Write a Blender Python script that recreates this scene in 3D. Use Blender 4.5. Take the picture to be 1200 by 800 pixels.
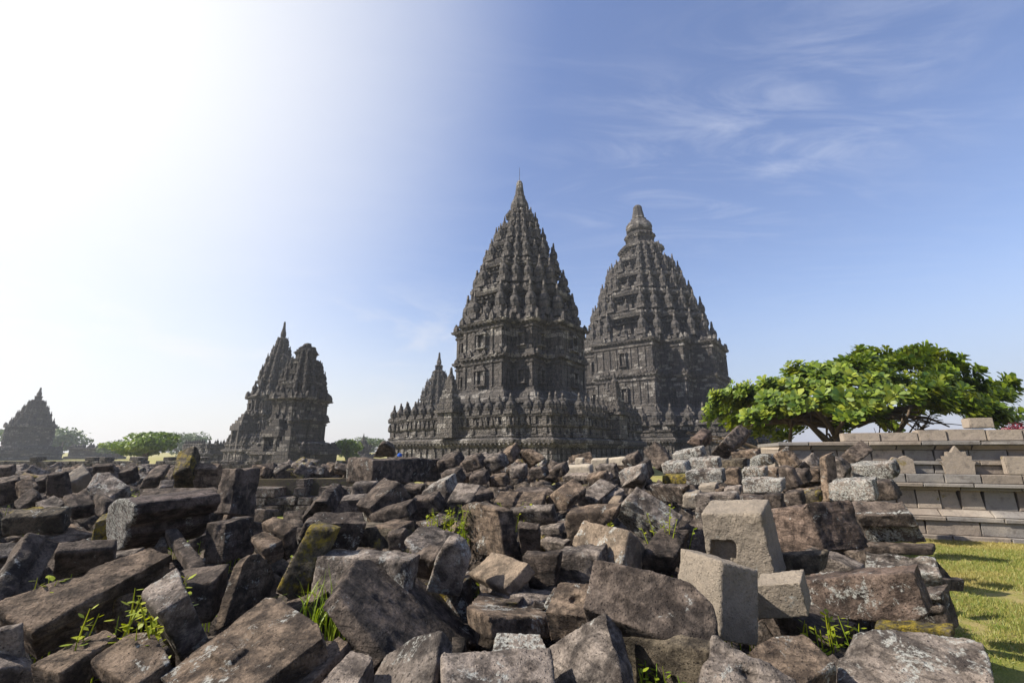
import bpy, bmesh, math, random
import numpy as np
from mathutils import Vector, Matrix, noise as mnoise

for o in list(bpy.data.objects): bpy.data.objects.remove(o)
SC = bpy.context.scene
COL = SC.collection
R = math.radians

# ---------------------------------------------------------------- camera
cam = bpy.data.cameras.new('camera'); camo = bpy.data.objects.new('camera', cam); COL.objects.link(camo)
cam.sensor_width = 36.0; cam.lens = 36.0*533.0/1200.0
cam.clip_start = 0.05; cam.clip_end = 6000
camo.location = (0, 0, 1.8); camo.rotation_euler = (R(90+13.7), 0, 0)
SC.camera = camo

# ---------------------------------------------------------------- light, sky, exposure
SUN_AZ, SUN_EL = -98.0, 41.0           # degrees; azimuth measured from +Y towards +X
SKY_STRENGTH = 0.12
sd = Vector((math.sin(R(SUN_AZ))*math.cos(R(SUN_EL)), math.cos(R(SUN_AZ))*math.cos(R(SUN_EL)), math.sin(R(SUN_EL))))
sun = bpy.data.lights.new('sun', 'SUN'); sun.energy = 4.9; sun.angle = R(0.53); sun.color = (1.0, 0.94, 0.84)
suno = bpy.data.objects.new('sun', sun); COL.objects.link(suno)
suno.rotation_euler = sd.to_track_quat('Z', 'Y').to_euler()
W = bpy.data.worlds.new('World'); SC.world = W; W.use_nodes = True
def world_nodes():
    nt = W.node_tree; N = nt.nodes; L = nt.links
    N.clear()
    out = N.new('ShaderNodeOutputWorld'); bg = N.new('ShaderNodeBackground'); bg.inputs[1].default_value = SKY_STRENGTH
    sky = N.new('ShaderNodeTexSky'); sky.sky_type = 'NISHITA'; sky.sun_disc = False
    sky.sun_elevation = R(SUN_EL); sky.sun_rotation = R(SUN_AZ)
    sky.air_density = 1.5; sky.dust_density = 0.5; sky.ozone_density = 1.5; sky.altitude = 100
    tc = N.new('ShaderNodeTexCoord')
    nrm = N.new('ShaderNodeVectorMath'); nrm.operation = 'NORMALIZE'; L.new(tc.outputs['Generated'], nrm.inputs[0])
    dot = N.new('ShaderNodeVectorMath'); dot.operation = 'DOT_PRODUCT'; L.new(nrm.outputs[0], dot.inputs[0])
    dot.inputs[1].default_value = Vector((math.sin(R(-66))*math.cos(R(36)), math.cos(R(-66))*math.cos(R(36)), math.sin(R(36))))
    mr = N.new('ShaderNodeMapRange'); mr.interpolation_type = 'LINEAR'; mr.clamp = True
    L.new(dot.outputs['Value'], mr.inputs[0]); mr.inputs[1].default_value = GLOW[0]; mr.inputs[2].default_value = GLOW[1]
    mr.inputs[3].default_value = 0; mr.inputs[4].default_value = 1
    gp = N.new('ShaderNodeMath'); gp.operation = 'POWER'; L.new(mr.outputs[0], gp.inputs[0]); gp.inputs[1].default_value = 1.6
    # horizon haze
    sep = N.new('ShaderNodeSeparateXYZ'); L.new(nrm.outputs[0], sep.inputs[0])
    hz = N.new('ShaderNodeMapRange'); hz.interpolation_type = 'SMOOTHSTEP'; L.new(sep.outputs[2], hz.inputs[0])
    hz.inputs[1].default_value = 0.34; hz.inputs[2].default_value = -0.02; hz.inputs[3].default_value = 0; hz.inputs[4].default_value = HORIZ
    # cirrus on a flat layer
    zc = N.new('ShaderNodeMath'); zc.operation = 'MAXIMUM'; L.new(sep.outputs[2], zc.inputs[0]); zc.inputs[1].default_value = 0.04
    dv = N.new('ShaderNodeVectorMath'); dv.operation = 'DIVIDE'; L.new(nrm.outputs[0], dv.inputs[0])
    cmb = N.new('ShaderNodeCombineXYZ')
    for i in range(3): L.new(zc.outputs[0], cmb.inputs[i])
    L.new(cmb.outputs[0], dv.inputs[1])
    mp = N.new('ShaderNodeMapping'); L.new(dv.outputs[0], mp.inputs[0])
    mp.inputs['Rotation'].default_value = (0, 0, R(-34)); mp.inputs['Scale'].default_value = (1.1, 3.0, 1)
    mp.inputs['Location'].default_value = (3.1, 1.7, 0)
    nz = N.new('ShaderNodeTexNoise'); nz.inputs['Scale'].default_value = 1.1; nz.inputs['Detail'].default_value = 9; nz.inputs['Roughness'].default_value = 0.62; nz.inputs['Distortion'].default_value = 1.9
    L.new(mp.outputs[0], nz.inputs['Vector'])
    cr = N.new('ShaderNodeMapRange'); cr.interpolation_type = 'SMOOTHSTEP'; L.new(nz.outputs[0], cr.inputs[0])
    cr.inputs[1].default_value = 0.40; cr.inputs[2].default_value = 0.76; cr.inputs[3].default_value = 0; cr.inputs[4].default_value = 0.42
    ds = N.new('ShaderNodeVectorMath'); ds.operation = 'DISTANCE'; L.new(dv.outputs[0], ds.inputs[0]); ds.inputs[1].default_value = (0.82, 1.42, 1.0)
    mk = N.new('ShaderNodeMapRange'); mk.interpolation_type = 'SMOOTHSTEP'; L.new(ds.outputs['Value'], mk.inputs[0])
    mk.inputs[1].default_value = 0.9; mk.inputs[2].default_value = 0.1; mk.inputs[3].default_value = 0.14; mk.inputs[4].default_value = 1.0
    cm = N.new('ShaderNodeMath'); cm.operation = 'MULTIPLY'; L.new(cr.outputs[0], cm.inputs[0]); L.new(mk.outputs[0], cm.inputs[1])
    def mix(fac, a, b):
        m = N.new('ShaderNodeMix'); m.data_type = 'RGBA'; L.new(fac, m.inputs[0])
        (L.new(a, m.inputs[6]) if not isinstance(a, tuple) else None)
        if isinstance(b, tuple): m.inputs[7].default_value = b
        else: L.new(b, m.inputs[7])
        return m.outputs[2]
    tint = N.new('ShaderNodeMix'); tint.data_type = 'RGBA'; tint.blend_type = 'MULTIPLY'; tint.inputs[0].default_value = 1
    L.new(sky.outputs[0], tint.inputs[6]); tint.inputs[7].default_value = SKYTINT
    c1 = mix(cm.outputs[0], tint.outputs[2], CLOUDC)
    hw = N.new('ShaderNodeMapRange'); hw.interpolation_type = 'SMOOTHSTEP'; L.new(dot.outputs['Value'], hw.inputs[0]); hw.inputs[1].default_value = 0.1; hw.inputs[2].default_value = 0.75
    hc = N.new('ShaderNodeMix'); hc.data_type = 'RGBA'; L.new(hw.outputs[0], hc.inputs[0]); hc.inputs[6].default_value = HAZEC; hc.inputs[7].default_value = (4.0, 4.1, 4.3, 1)
    c2 = mix(hz.outputs[0], c1, hc.outputs[2])
    lm = N.new('ShaderNodeMapping'); L.new(nrm.outputs[0], lm.inputs[0]); lm.inputs['Scale'].default_value = (3.0, 3.0, 8.0); lm.inputs['Location'].default_value = (0.35, 0.2, 0.1)
    ln = N.new('ShaderNodeTexNoise'); L.new(lm.outputs[0], ln.inputs['Vector']); ln.inputs['Scale'].default_value = 1.6; ln.inputs['Detail'].default_value = 8; ln.inputs['Roughness'].default_value = 0.6; ln.inputs['Distortion'].default_value = 0.4
    lr = N.new('ShaderNodeMapRange'); lr.interpolation_type = 'SMOOTHSTEP'; L.new(ln.outputs[0], lr.inputs[0]); lr.inputs[1].default_value = 0.48; lr.inputs[2].default_value = 0.70; lr.inputs[4].default_value = 0.6
    lw = N.new('ShaderNodeMapRange'); lw.interpolation_type = 'SMOOTHSTEP'; L.new(sep.outputs[2], lw.inputs[0]); lw.inputs[1].default_value = 0.40; lw.inputs[2].default_value = 0.16
    l2 = N.new('ShaderNodeMath'); l2.operation = 'MULTIPLY'; L.new(lr.outputs[0], l2.inputs[0]); L.new(lw.outputs[0], l2.inputs[1])
    l3 = N.new('ShaderNodeMath'); l3.operation = 'MULTIPLY'; L.new(l2.outputs[0], l3.inputs[0]); L.new(hw.outputs[0], l3.inputs[1])
    c2 = mix(l3.outputs[0], c2, (4.15, 4.15, 4.25, 1))
    c3 = mix(gp.outputs[0], c2, GLOWC)
    L.new(c3, bg.inputs[0]); L.new(bg.outputs[0], out.inputs[0])
GLOW = (0.58, 0.95); HORIZ = 0.80
SKYTINT = (0.68, 0.65, 0.80, 1); CLOUDC = (3.6, 3.8, 4.4, 1); HAZEC = (2.0, 2.4, 3.3, 1); GLOWC = (4.7, 4.75, 4.8, 1)
world_nodes()
SC.view_settings.view_transform = 'Standard'; SC.view_settings.look = 'None'
SC.view_settings.exposure = 0.85; SC.view_settings.gamma = 1; SC.view_settings.use_curve_mapping = False
SC.cycles.max_bounces = 6; SC.cycles.diffuse_bounces = 3; SC.cycles.transparent_max_bounces = 6
SC.cycles.volume_bounces = 0; SC.cycles.use_denoising = True

# ---------------------------------------------------------------- helpers
def tag(o, label=None, cat=None, group=None, kind=None):
    if label: o['label'] = label
    if cat: o['category'] = cat
    if group: o['group'] = group
    if kind: o['kind'] = kind
    return o
def empty(name, loc=(0, 0, 0), rz=0.0):
    o = bpy.data.objects.new(name, None); COL.objects.link(o)
    o.location = loc; o.rotation_euler = (0, 0, rz); return o
class MB:
    def __init__(s): s.v = []; s.f = []
    def add(s, vs, fs):
        b = len(s.v); s.v += [tuple(v) for v in vs]; s.f += [tuple(b+i for i in f) for f in fs]
    def box(s, c, h, rz=0.0, taper=1.0):
        ca, sa = math.cos(rz), math.sin(rz); vs = []
        for z in (-1, 1):
            t = taper if z > 0 else 1
            for x, y in ((-1, -1), (1, -1), (1, 1), (-1, 1)):
                px, py = x*h[0]*t, y*h[1]*t
                vs.append((c[0]+px*ca-py*sa, c[1]+px*sa+py*ca, c[2]+z*h[2]))
        s.add(vs, [(3, 2, 1, 0), (4, 5, 6, 7), (0, 1, 5, 4), (1, 2, 6, 5), (2, 3, 7, 6), (3, 0, 4, 7)])
    def lathe(s, prof, seg=10, c=(0, 0, 0)):
        vs = []; n = len(prof)
        for r, z in prof:
            for k in range(seg):
                a = 2*math.pi*k/seg; vs.append((c[0]+r*math.cos(a), c[1]+r*math.sin(a), c[2]+z))
        fs = []
        for i in range(n-1):
            for k in range(seg):
                k2 = (k+1) % seg; fs.append((i*seg+k, i*seg+k2, (i+1)*seg+k2, (i+1)*seg+k))
        fs.append(tuple(range(seg))[::-1]); fs.append(tuple((n-1)*seg+k for k in range(seg)))
        s.add(vs, fs)
    def tube(s, pts, rads, seg=7):
        vs = []; n = len(pts); pts = [Vector(p) for p in pts]
        for i, p in enumerate(pts):
            d = (pts[min(i+1, n-1)]-pts[max(i-1, 0)]).normalized()
            u = d.cross(Vector((0.31, 0.17, 0.93)));
            if u.length < 1e-3: u = d.cross(Vector((1, 0, 0)))
            u.normalize(); w = d.cross(u)
            for k in range(seg):
                a = 2*math.pi*k/seg; vs.append(tuple(p+(u*math.cos(a)+w*math.sin(a))*rads[i]))
        fs = []
        for i in range(n-1):
            for k in range(seg):
                k2 = (k+1) % seg; fs.append((i*seg+k, i*seg+k2, (i+1)*seg+k2, (i+1)*seg+k))
        fs.append(tuple(range(seg))[::-1]); fs.append(tuple((n-1)*seg+k for k in range(seg)))
        s.add(vs, fs)
    def build(s, name, mat, parent=None, smooth=False):
        me = bpy.data.meshes.new(name); me.from_pydata(s.v, [], s.f); me.update()
        if mat: me.materials.append(mat)
        if smooth: me.polygons.foreach_set('use_smooth', [True]*len(me.polygons))
        o = bpy.data.objects.new(name, me); COL.objects.link(o)
        if parent: o.parent = parent
        return o
def fast_mesh(name, V, F, mat, parent=None, smooth=False):
    """V (n,3), F (m,k) arrays"""
    me = bpy.data.meshes.new(name); V = np.asarray(V, np.float32); F = np.asarray(F, np.int32)
    k = F.shape[1]
    me.vertices.add(len(V)); me.vertices.foreach_set('co', V.ravel())
    me.loops.add(F.size); me.loops.foreach_set('vertex_index', F.ravel())
    me.polygons.add(len(F)); me.polygons.foreach_set('loop_start', np.arange(len(F), dtype=np.int32)*k)
    me.polygons.foreach_set('loop_total', np.full(len(F), k, np.int32))
    if smooth: me.polygons.foreach_set('use_smooth', np.ones(len(F), bool))
    me.update(calc_edges=True); me.validate()
    if mat: me.materials.append(mat)
    o = bpy.data.objects.new(name, me); COL.objects.link(o)
    if parent: o.parent = parent
    return o
def hash3(i, j, k, seed):
    h = (i.astype(np.uint32)*np.uint32(374761393) + j.astype(np.uint32)*np.uint32(668265263) + k.astype(np.uint32)*np.uint32(2147483647) + np.uint32((seed*1274126177) & 0xffffffff))
    h = (h ^ (h >> np.uint32(13)))*np.uint32(1274126177)
    h = h ^ (h >> np.uint32(16))
    return (h & np.uint32(0xffff)).astype(np.float32)/65535.0
def vnoise(p, seed=0):
    p = np.asarray(p, np.float64); f = np.floor(p); t = (p-f); t = t*t*(3-2*t); f = f.astype(np.int64) & 0xffffffff
    i, j, k = f[:, 0], f[:, 1], f[:, 2]; r = 0
    for a in (0, 1):
        wa = t[:, 0] if a else 1-t[:, 0]
        for b in (0, 1):
            wb = t[:, 1] if b else 1-t[:, 1]
            for c in (0, 1):
                wc = t[:, 2] if c else 1-t[:, 2]
                r = r+wa*wb*wc*hash3((i+a) & 0xffffffff, (j+b) & 0xffffffff, (k+c) & 0xffffffff, seed)
    return r*2-1
def fbm(p, oct=3, seed=0, gain=0.5):
    a = 1; r = 0; q = np.asarray(p, float)
    for o in range(oct): r = r+a*vnoise(q, seed+o); q = q*2.03+5.1; a *= gain
    return r

# ---------------------------------------------------------------- materials
def newmat(name):
    m = bpy.data.materials.new(name); m.use_nodes = True; nt = m.node_tree; nt.nodes.clear()
    out = nt.nodes.new('ShaderNodeOutputMaterial'); b = nt.nodes.new('ShaderNodeBsdfPrincipled')
    nt.links.new(b.outputs[0], out.inputs[0]); b.inputs['Roughness'].default_value = 0.9
    b.inputs['Specular IOR Level'].default_value = 0.25
    return m, nt, b
class NG:
    def __init__(s, nt): s.nt = nt; s.N = nt.nodes; s.L = nt.links
    def put(s, sock, v):
        if isinstance(v, bpy.types.NodeSocket): s.L.new(v, sock)
        else: sock.default_value = v
    def noise(s, vec, scale, detail=4, rough=0.55, dist=0.0):
        n = s.N.new('ShaderNodeTexNoise'); s.put(n.inputs['Vector'], vec); n.inputs['Scale'].default_value = scale
        n.inputs['Detail'].default_value = detail; n.inputs['Roughness'].default_value = rough; n.inputs['Distortion'].default_value = dist
        return n.outputs[0]
    def voro(s, vec, scale, feature='F1'):
        n = s.N.new('ShaderNodeTexVoronoi'); s.put(n.inputs['Vector'], vec); n.inputs['Scale'].default_value = scale; n.feature = feature
        return n.outputs[0]
    def ramp(s, fac, lo, hi, a=0.0, b=1.0, smooth=True):
        n = s.N.new('ShaderNodeMapRange'); n.interpolation_type = 'SMOOTHSTEP' if smooth else 'LINEAR'
        s.put(n.inputs[0], fac); s.put(n.inputs[1], lo); s.put(n.inputs[2], hi); s.put(n.inputs[3], a); s.put(n.inputs[4], b)
        return n.outputs[0]
    def mix(s, fac, a, b, mode='MIX'):
        n = s.N.new('ShaderNodeMix'); n.data_type = 'RGBA'; n.blend_type = mode
        s.put(n.inputs[0], fac); s.put(n.inputs[6], a); s.put(n.inputs[7], b); return n.outputs[2]
    def math(s, op, a, b=0.0):
        n = s.N.new('ShaderNodeMath'); n.operation = op; s.put(n.inputs[0], a); s.put(n.inputs[1], b); return n.outputs[0]
    def vmath(s, op, a, b):
        n = s.N.new('ShaderNodeVectorMath'); n.operation = op; s.put(n.inputs[0], a); s.put(n.inputs[1], b); return n.outputs[0]
    def coord(s, which='Object'):
        return s.N.new('ShaderNodeTexCoord').outputs[which]
    def bump(s, h, dist, strength=1.0, normal=None):
        n = s.N.new('ShaderNodeBump'); s.put(n.inputs['Height'], h); n.inputs['Distance'].default_value = dist; n.inputs['Strength'].default_value = strength
        if normal is not None: s.L.new(normal, n.inputs['Normal'])
        return n.outputs[0]
def rgb(r, g, b): return (r, g, b, 1.0)

def mat_stone():
    m, nt, b = newmat('andesite'); g = NG(nt)
    oi = nt.nodes.new('ShaderNodeObjectInfo')
    off = g.vmath('SCALE', oi.outputs['Random'], 0) if 0 else None
    cx = nt.nodes.new('ShaderNodeCombineXYZ')
    g.put(cx.inputs[0], g.math('MULTIPLY', oi.outputs['Random'], 37.0)); g.put(cx.inputs[1], g.math('MULTIPLY', oi.outputs['Random'], 91.0)); g.put(cx.inputs[2], g.math('MULTIPLY', oi.outputs['Random'], 53.0))
    v = g.vmath('ADD', g.coord('Object'), cx.outputs[0])
    at = nt.nodes.new('ShaderNodeAttribute'); at.attribute_type = 'OBJECT'; at.attribute_name = 'moss'
    al = nt.nodes.new('ShaderNodeAttribute'); al.attribute_type = 'OBJECT'; al.attribute_name = 'lichen'
    big = g.noise(v, 2.6, 5, 0.6, 0.4); mid = g.noise(v, 11, 6, 0.62); fine = g.noise(v, 70, 4, 0.7)
    base = g.mix(g.ramp(big, 0.36, 0.62), rgb(0.036, 0.033, 0.031), rgb(0.138, 0.121, 0.107))
    base = g.mix(g.ramp(mid, 0.42, 0.70, 0, 0.75), base, rgb(0.235, 0.210, 0.188))
    base = g.mix(g.ramp(mid, 0.50, 0.34, 0, 0.85), base, rgb(0.030, 0.025, 0.022))
    base = g.mix(g.ramp(fine, 0.25, 0.75, 0, 1), g.mix(1.0, base, rgb(0.62, 0.60, 0.58), 'MULTIPLY'), g.mix(1.0, base, rgb(1.35, 1.33, 1.30), 'MULTIPLY'))
    pore = g.voro(v, 55)
    base = g.mix(g.ramp(pore, 0.22, 0.10, 0, 0.7), base, rgb(0.022, 0.019, 0.018))
    acl = nt.nodes.new('ShaderNodeAttribute'); acl.attribute_type = 'OBJECT'; acl.attribute_name = 'clean'
    base = g.mix(g.math('MULTIPLY', acl.outputs['Fac'], 0.78), base, g.mix(fine, rgb(0.105, 0.098, 0.090), rgb(0.150, 0.140, 0.126)))
    st = nt.nodes.new('ShaderNodeMapping'); g.put(st.inputs[0], v); st.inputs['Scale'].default_value = (2.0, 3.0, 22.0)
    strat = g.math('MULTIPLY', g.ramp(g.noise(st.outputs[0], 1.6, 4, 0.6, 0.8), 0.50, 0.66), g.ramp(g.math('FRACT', g.math('MULTIPLY', oi.outputs['Random'], 17.7)), 0.55, 0.6))
    base = g.mix(g.math('MULTIPLY', strat, g.math('SUBTRACT', 0.55, g.math('MULTIPLY', acl.outputs['Fac'], 0.5))), base, rgb(0.032, 0.028, 0.026))
    crust = g.ramp(g.noise(v, 3.4, 8, 0.72, 0.9), 0.52, 0.58)
    base = g.mix(g.math('MULTIPLY', crust, g.math('SUBTRACT', 0.62, g.math('MULTIPLY', acl.outputs['Fac'], 0.55))), base, rgb(0.026, 0.022, 0.020))
    base = g.mix(1.0, base, oi.outputs['Color'], 'MULTIPLY')
    # lichen: crisp pale patches, amount per stone
    ln = g.math('ADD', g.noise(v, 9, 7, 0.7, 0.6), g.math('MULTIPLY', g.noise(v, 2.2, 2, 0.5), 0.45))
    ac = nt.nodes.new('ShaderNodeAttribute'); ac.attribute_type = 'GEOMETRY'; ac.attribute_name = 'crust'
    la = g.math('ADD', al.outputs['Fac'], ac.outputs['Fac'])
    lo = g.math('SUBTRACT', 0.945, g.math('MULTIPLY', la, 0.34))
    lm = g.ramp(ln, lo, g.math('ADD', lo, 0.06))
    lm = g.math('MULTIPLY', lm, g.ramp(g.noise(v, 46, 5, 0.75), 0.44, 0.56))
    base = g.mix(g.math('MULTIPLY', lm, 0.85), base, g.mix(fine, rgb(0.30, 0.30, 0.27), rgb(0.50, 0.49, 0.44)))
    # moss
    mn = g.noise(v, 4.0, 5, 0.65, 0.3)
    mo = g.math('SUBTRACT', 0.92, g.math('MULTIPLY', at.outputs['Fac'], 0.74))
    mm = g.math('MULTIPLY', g.ramp(mn, mo, g.math('ADD', mo, 0.10)), g.ramp(at.outputs['Fac'], 0.0, 0.05))
    mm = g.math('MULTIPLY', mm, g.ramp(g.noise(v, 26, 6, 0.75), 0.36, 0.60))
    base = g.mix(g.math('MULTIPLY', mm, 0.88), base, g.mix(g.ramp(g.noise(v, 13, 5, 0.7), 0.35, 0.65), rgb(0.060, 0.054, 0.012), rgb(0.30, 0.22, 0.022)))
    g.put(b.inputs['Base Color'], base)
    n1 = g.bump(g.math('ADD', mid, g.math('MULTIPLY', strat, g.math('SUBTRACT', g.math('MULTIPLY', acl.outputs['Fac'], 0.5), 0.5))), 0.06, 0.75)
    n2 = g.bump(g.noise(v, 30, 6, 0.75), 0.024, 1.0, n1)
    n3 = g.bump(g.ramp(pore, 0.06, 0.30), 0.008, 0.9, n2)
    n4 = g.bump(fine, 0.004, 0.8, n3)
    g.put(b.inputs['Normal'], n4)
    return m
def mat_temple(name, tint, blk=0.42, contrast=1.0, relief=1.0):
    m, nt, b = newmat(name); g = NG(nt)
    v = g.coord('Object')
    sp = nt.nodes.new('ShaderNodeSeparateXYZ'); g.put(sp.inputs[0], v)
    u = g.math('ADD', sp.outputs[0], g.math('MULTIPLY', sp.outputs[1], 1.0))
    cb = nt.nodes.new('ShaderNodeCombineXYZ'); g.put(cb.inputs[0], u); g.put(cb.inputs[1], sp.outputs[2])
    br = nt.nodes.new('ShaderNodeTexBrick'); g.put(br.inputs['Vector'], cb.outputs[0])
    br.inputs['Color1'].default_value = rgb(0.10, 0.10, 0.10); br.inputs['Color2'].default_value = rgb(1, 1, 1); br.inputs['Mortar'].default_value = rgb(0.0, 0.0, 0.0)
    br.inputs['Scale'].default_value = 1.0; br.inputs['Mortar Size'].default_value = 0.018; br.inputs['Brick Width'].default_value = blk*1.9; br.inputs['Row Height'].default_value = blk
    br.inputs['Bias'].default_value = 0.0; br.offset = 0.47; br.squash = 1.3; br.squash_frequency = 3
    big = g.noise(v, 0.35, 5, 0.6, 0.5); mid = g.noise(v, 2.6, 6, 0.65); fine = g.noise(v, 12, 4, 0.7)
    st = nt.nodes.new('ShaderNodeMapping'); g.put(st.inputs[0], v); st.inputs['Scale'].default_value = (2.6, 2.6, 0.28)
    streak = g.noise(st.outputs[0], 1.0, 5, 0.6)
    base = g.mix(g.ramp(big, 0.3, 0.7), rgb(0.060, 0.052, 0.046), rgb(0.135, 0.114, 0.095))
    base = g.mix(g.math('MULTIPLY', br.outputs['Color'], 0.62), base, rgb(0.215, 0.182, 0.148))
    bs = nt.nodes.new('ShaderNodeSeparateColor'); g.put(bs.inputs[0], br.outputs['Color'])
    base = g.mix(g.ramp(bs.outputs[0], 0.84, 0.92, 0, 0.85), base, rgb(0.36, 0.32, 0.27))
    base = g.mix(g.ramp(mid, 0.50, 0.30, 0, 0.9), base, rgb(0.024, 0.022, 0.022))
    base = g.mix(g.ramp(streak, 0.52, 0.70, 0, 0.75), base, rgb(0.034, 0.031, 0.030))
    base = g.mix(g.ramp(mid, 0.60, 0.76, 0, 0.6), base, rgb(0.27, 0.235, 0.19))
    base = g.mix(g.ramp(fine, 0.55, 0.38, 0, 0.75), base, rgb(0.020, 0.019, 0.018))
    base = g.mix(g.ramp(br.outputs['Fac'], 0.1, 0.9, 0, 0.75), base, rgb(0.015, 0.014, 0.013))
    base = g.mix(1.0, base, tint, 'MULTIPLY')
    g.put(b.inputs['Base Color'], base)
    rel = g.voro(v, 2.4); rel2 = g.voro(v, 6.5)
    n1 = g.bump(br.outputs['Fac'], 0.05, 0.8)
    n1.node.invert = True
    n2 = g.bump(g.math('ADD', g.math('MULTIPLY', rel, 0.4), rel2), 0.11*relief, 0.9, n1)
    n3 = g.bump(fine, 0.09, 1.0, n2)
    g.put(b.inputs['Normal'], n3)
    return m
def mat_podium():
    m, nt, b = newmat('podium_stone'); g = NG(nt); v = g.coord('Object')
    gi = nt.nodes.new('ShaderNodeNewGeometry'); rp = gi.outputs['Random Per Island']
    big = g.noise(v, 0.9, 4, 0.6); mid = g.noise(v, 6, 6, 0.65); fine = g.noise(v, 45, 4, 0.7)
    c = g.mix(rp, rgb(0.15, 0.122, 0.10), rgb(0.33, 0.272, 0.215))
    rq = g.math('FRACT', g.math('MULTIPLY', rp, 7.31)); c = g.mix(g.ramp(rq, 0.72, 0.8, 0, 0.75), c, rgb(0.185, 0.175, 0.165))
    c = g.mix(g.ramp(mid, 0.5, 0.30, 0, 0.7), c, rgb(0.10, 0.083, 0.072))
    c = g.mix(g.ramp(big, 0.55, 0.72, 0, 0.6), c, rgb(0.36, 0.31, 0.25))
    c = g.mix(g.math('MULTIPLY', g.ramp(g.noise(v, 1.4, 5, 0.7), 0.60, 0.68), g.ramp(rp, 0.55, 0.6)), c, rgb(0.15, 0.11, 0.02))
    c = g.mix(g.ramp(fine, 0.5, 0.3, 0, 0.5), c, rgb(0.09, 0.076, 0.066))
    g.put(b.inputs['Base Color'], c)
    g.put(b.inputs['Normal'], g.bump(fine, 0.008, 0.8, g.bump(mid, 0.03, 0.6)))
    return m
def mat_lawn():
    m, nt, b = newmat('lawn'); g = NG(nt); v = g.coord('Object')
    n1 = g.noise(v, 0.55, 5, 0.6, 0.5); n2 = g.noise(v, 5, 5, 0.7); n3 = g.noise(v, 60, 3, 0.7)
    c = g.mix(g.ramp(n1, 0.35, 0.55), rgb(0.16, 0.185, 0.028), rgb(0.38, 0.295, 0.12))
    c = g.mix(g.ramp(n2, 0.42, 0.62, 0, 0.8), c, rgb(0.21, 0.215, 0.035))
    c = g.mix(g.ramp(n3, 0.55, 0.30, 0, 0.6), c, rgb(0.07, 0.075, 0.015))
    g.put(b.inputs['Base Color'], c); g.put(b.inputs['Normal'], g.bump(n3, 0.03, 0.9))
    return m
def mat_earth():
    m, nt, b = newmat('earth'); g = NG(nt); v = g.coord('Object')
    n1 = g.noise(v, 1.3, 5, 0.6); n2 = g.noise(v, 14, 5, 0.7)
    c = g.mix(g.ramp(n1, 0.35, 0.65), rgb(0.060, 0.048, 0.036), rgb(0.13, 0.095, 0.050))
    c = g.mix(g.ramp(n2, 0.50, 0.66, 0, 0.75), c, rgb(0.10, 0.095, 0.022))
    c = g.mix(g.ramp(n2, 0.45, 0.28, 0, 0.7), c, rgb(0.03, 0.025, 0.02))
    g.put(b.inputs['Base Color'], c); g.put(b.inputs['Normal'], g.bump(n2, 0.05, 1.0))
    return m
def mat_leaf(name, c1, c2, c3, scale=0.5, trans=0.25):
    m, nt, b = newmat(name); g = NG(nt); v = g.coord('Object')
    gi = nt.nodes.new('ShaderNodeNewGeometry')
    n = g.noise(v, scale, 3, 0.5)
    c = g.mix(gi.outputs['Random Per Island'], c1, c2)
    c = g.mix(g.ramp(n, 0.48, 0.68, 0, 0.8), c, c3)
    g.put(b.inputs['Base Color'], c); b.inputs['Roughness'].default_value = 0.5; b.inputs['Specular IOR Level'].default_value = 0.35
    tr = nt.nodes.new('ShaderNodeBsdfTranslucent'); g.put(tr.inputs[0], g.mix(1.0, c, rgb(1.3, 1.35, 0.5), 'MULTIPLY'))
    mx = nt.nodes.new('ShaderNodeMixShader'); mx.inputs[0].default_value = trans
    nt.links.new(b.outputs[0], mx.inputs[1]); nt.links.new(tr.outputs[0], mx.inputs[2])
    out = [x for x in nt.nodes if x.type == 'OUTPUT_MATERIAL'][0]; nt.links.new(mx.outputs[0], out.inputs[0])
    return m
def mat_bark():
    m, nt, b = newmat('bark'); g = NG(nt); v = g.coord('Object')
    n = g.noise(v, 9, 5, 0.65); c = g.mix(n, rgb(0.05, 0.036, 0.026), rgb(0.20, 0.15, 0.105))
    g.put(b.inputs['Base Color'], c); g.put(b.inputs['Normal'], g.bump(n, 0.03, 0.8)); return m
M = {}
M['stone'] = mat_stone()
M['temple'] = mat_temple('temple_stone', rgb(0.90, 0.92, 0.97))
M['temple_dark'] = mat_temple('weathered_temple_stone', rgb(0.80, 0.80, 0.82), 0.38)
M['podium'] = mat_podium()
M['lawn'] = mat_lawn(); M['earth'] = mat_earth(); M['bark'] = mat_bark()

# ---------------------------------------------------------------- ground
def build_ground():
    xs = np.unique(np.concatenate([-np.geomspace(6, 3000, 26)[::-1], np.linspace(-6, 6, 9), np.geomspace(6, 3000, 26)]))
    ys = np.unique(np.concatenate([[-600, -100, -20], np.linspace(-5, 30, 16), np.geomspace(32, 4000, 26)]))
    X, Y = np.meshgrid(xs, ys); V = np.stack([X.ravel(), Y.ravel(), 0*X.ravel()], 1)
    nx = len(xs); F = []
    for j in range(len(ys)-1):
        for i in range(nx-1): a = j*nx+i; F.append((a, a+1, a+nx+1, a+nx))
    o = fast_mesh('ground', V, F, M['lawn']); tag(o, kind='structure')
build_ground()
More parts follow.
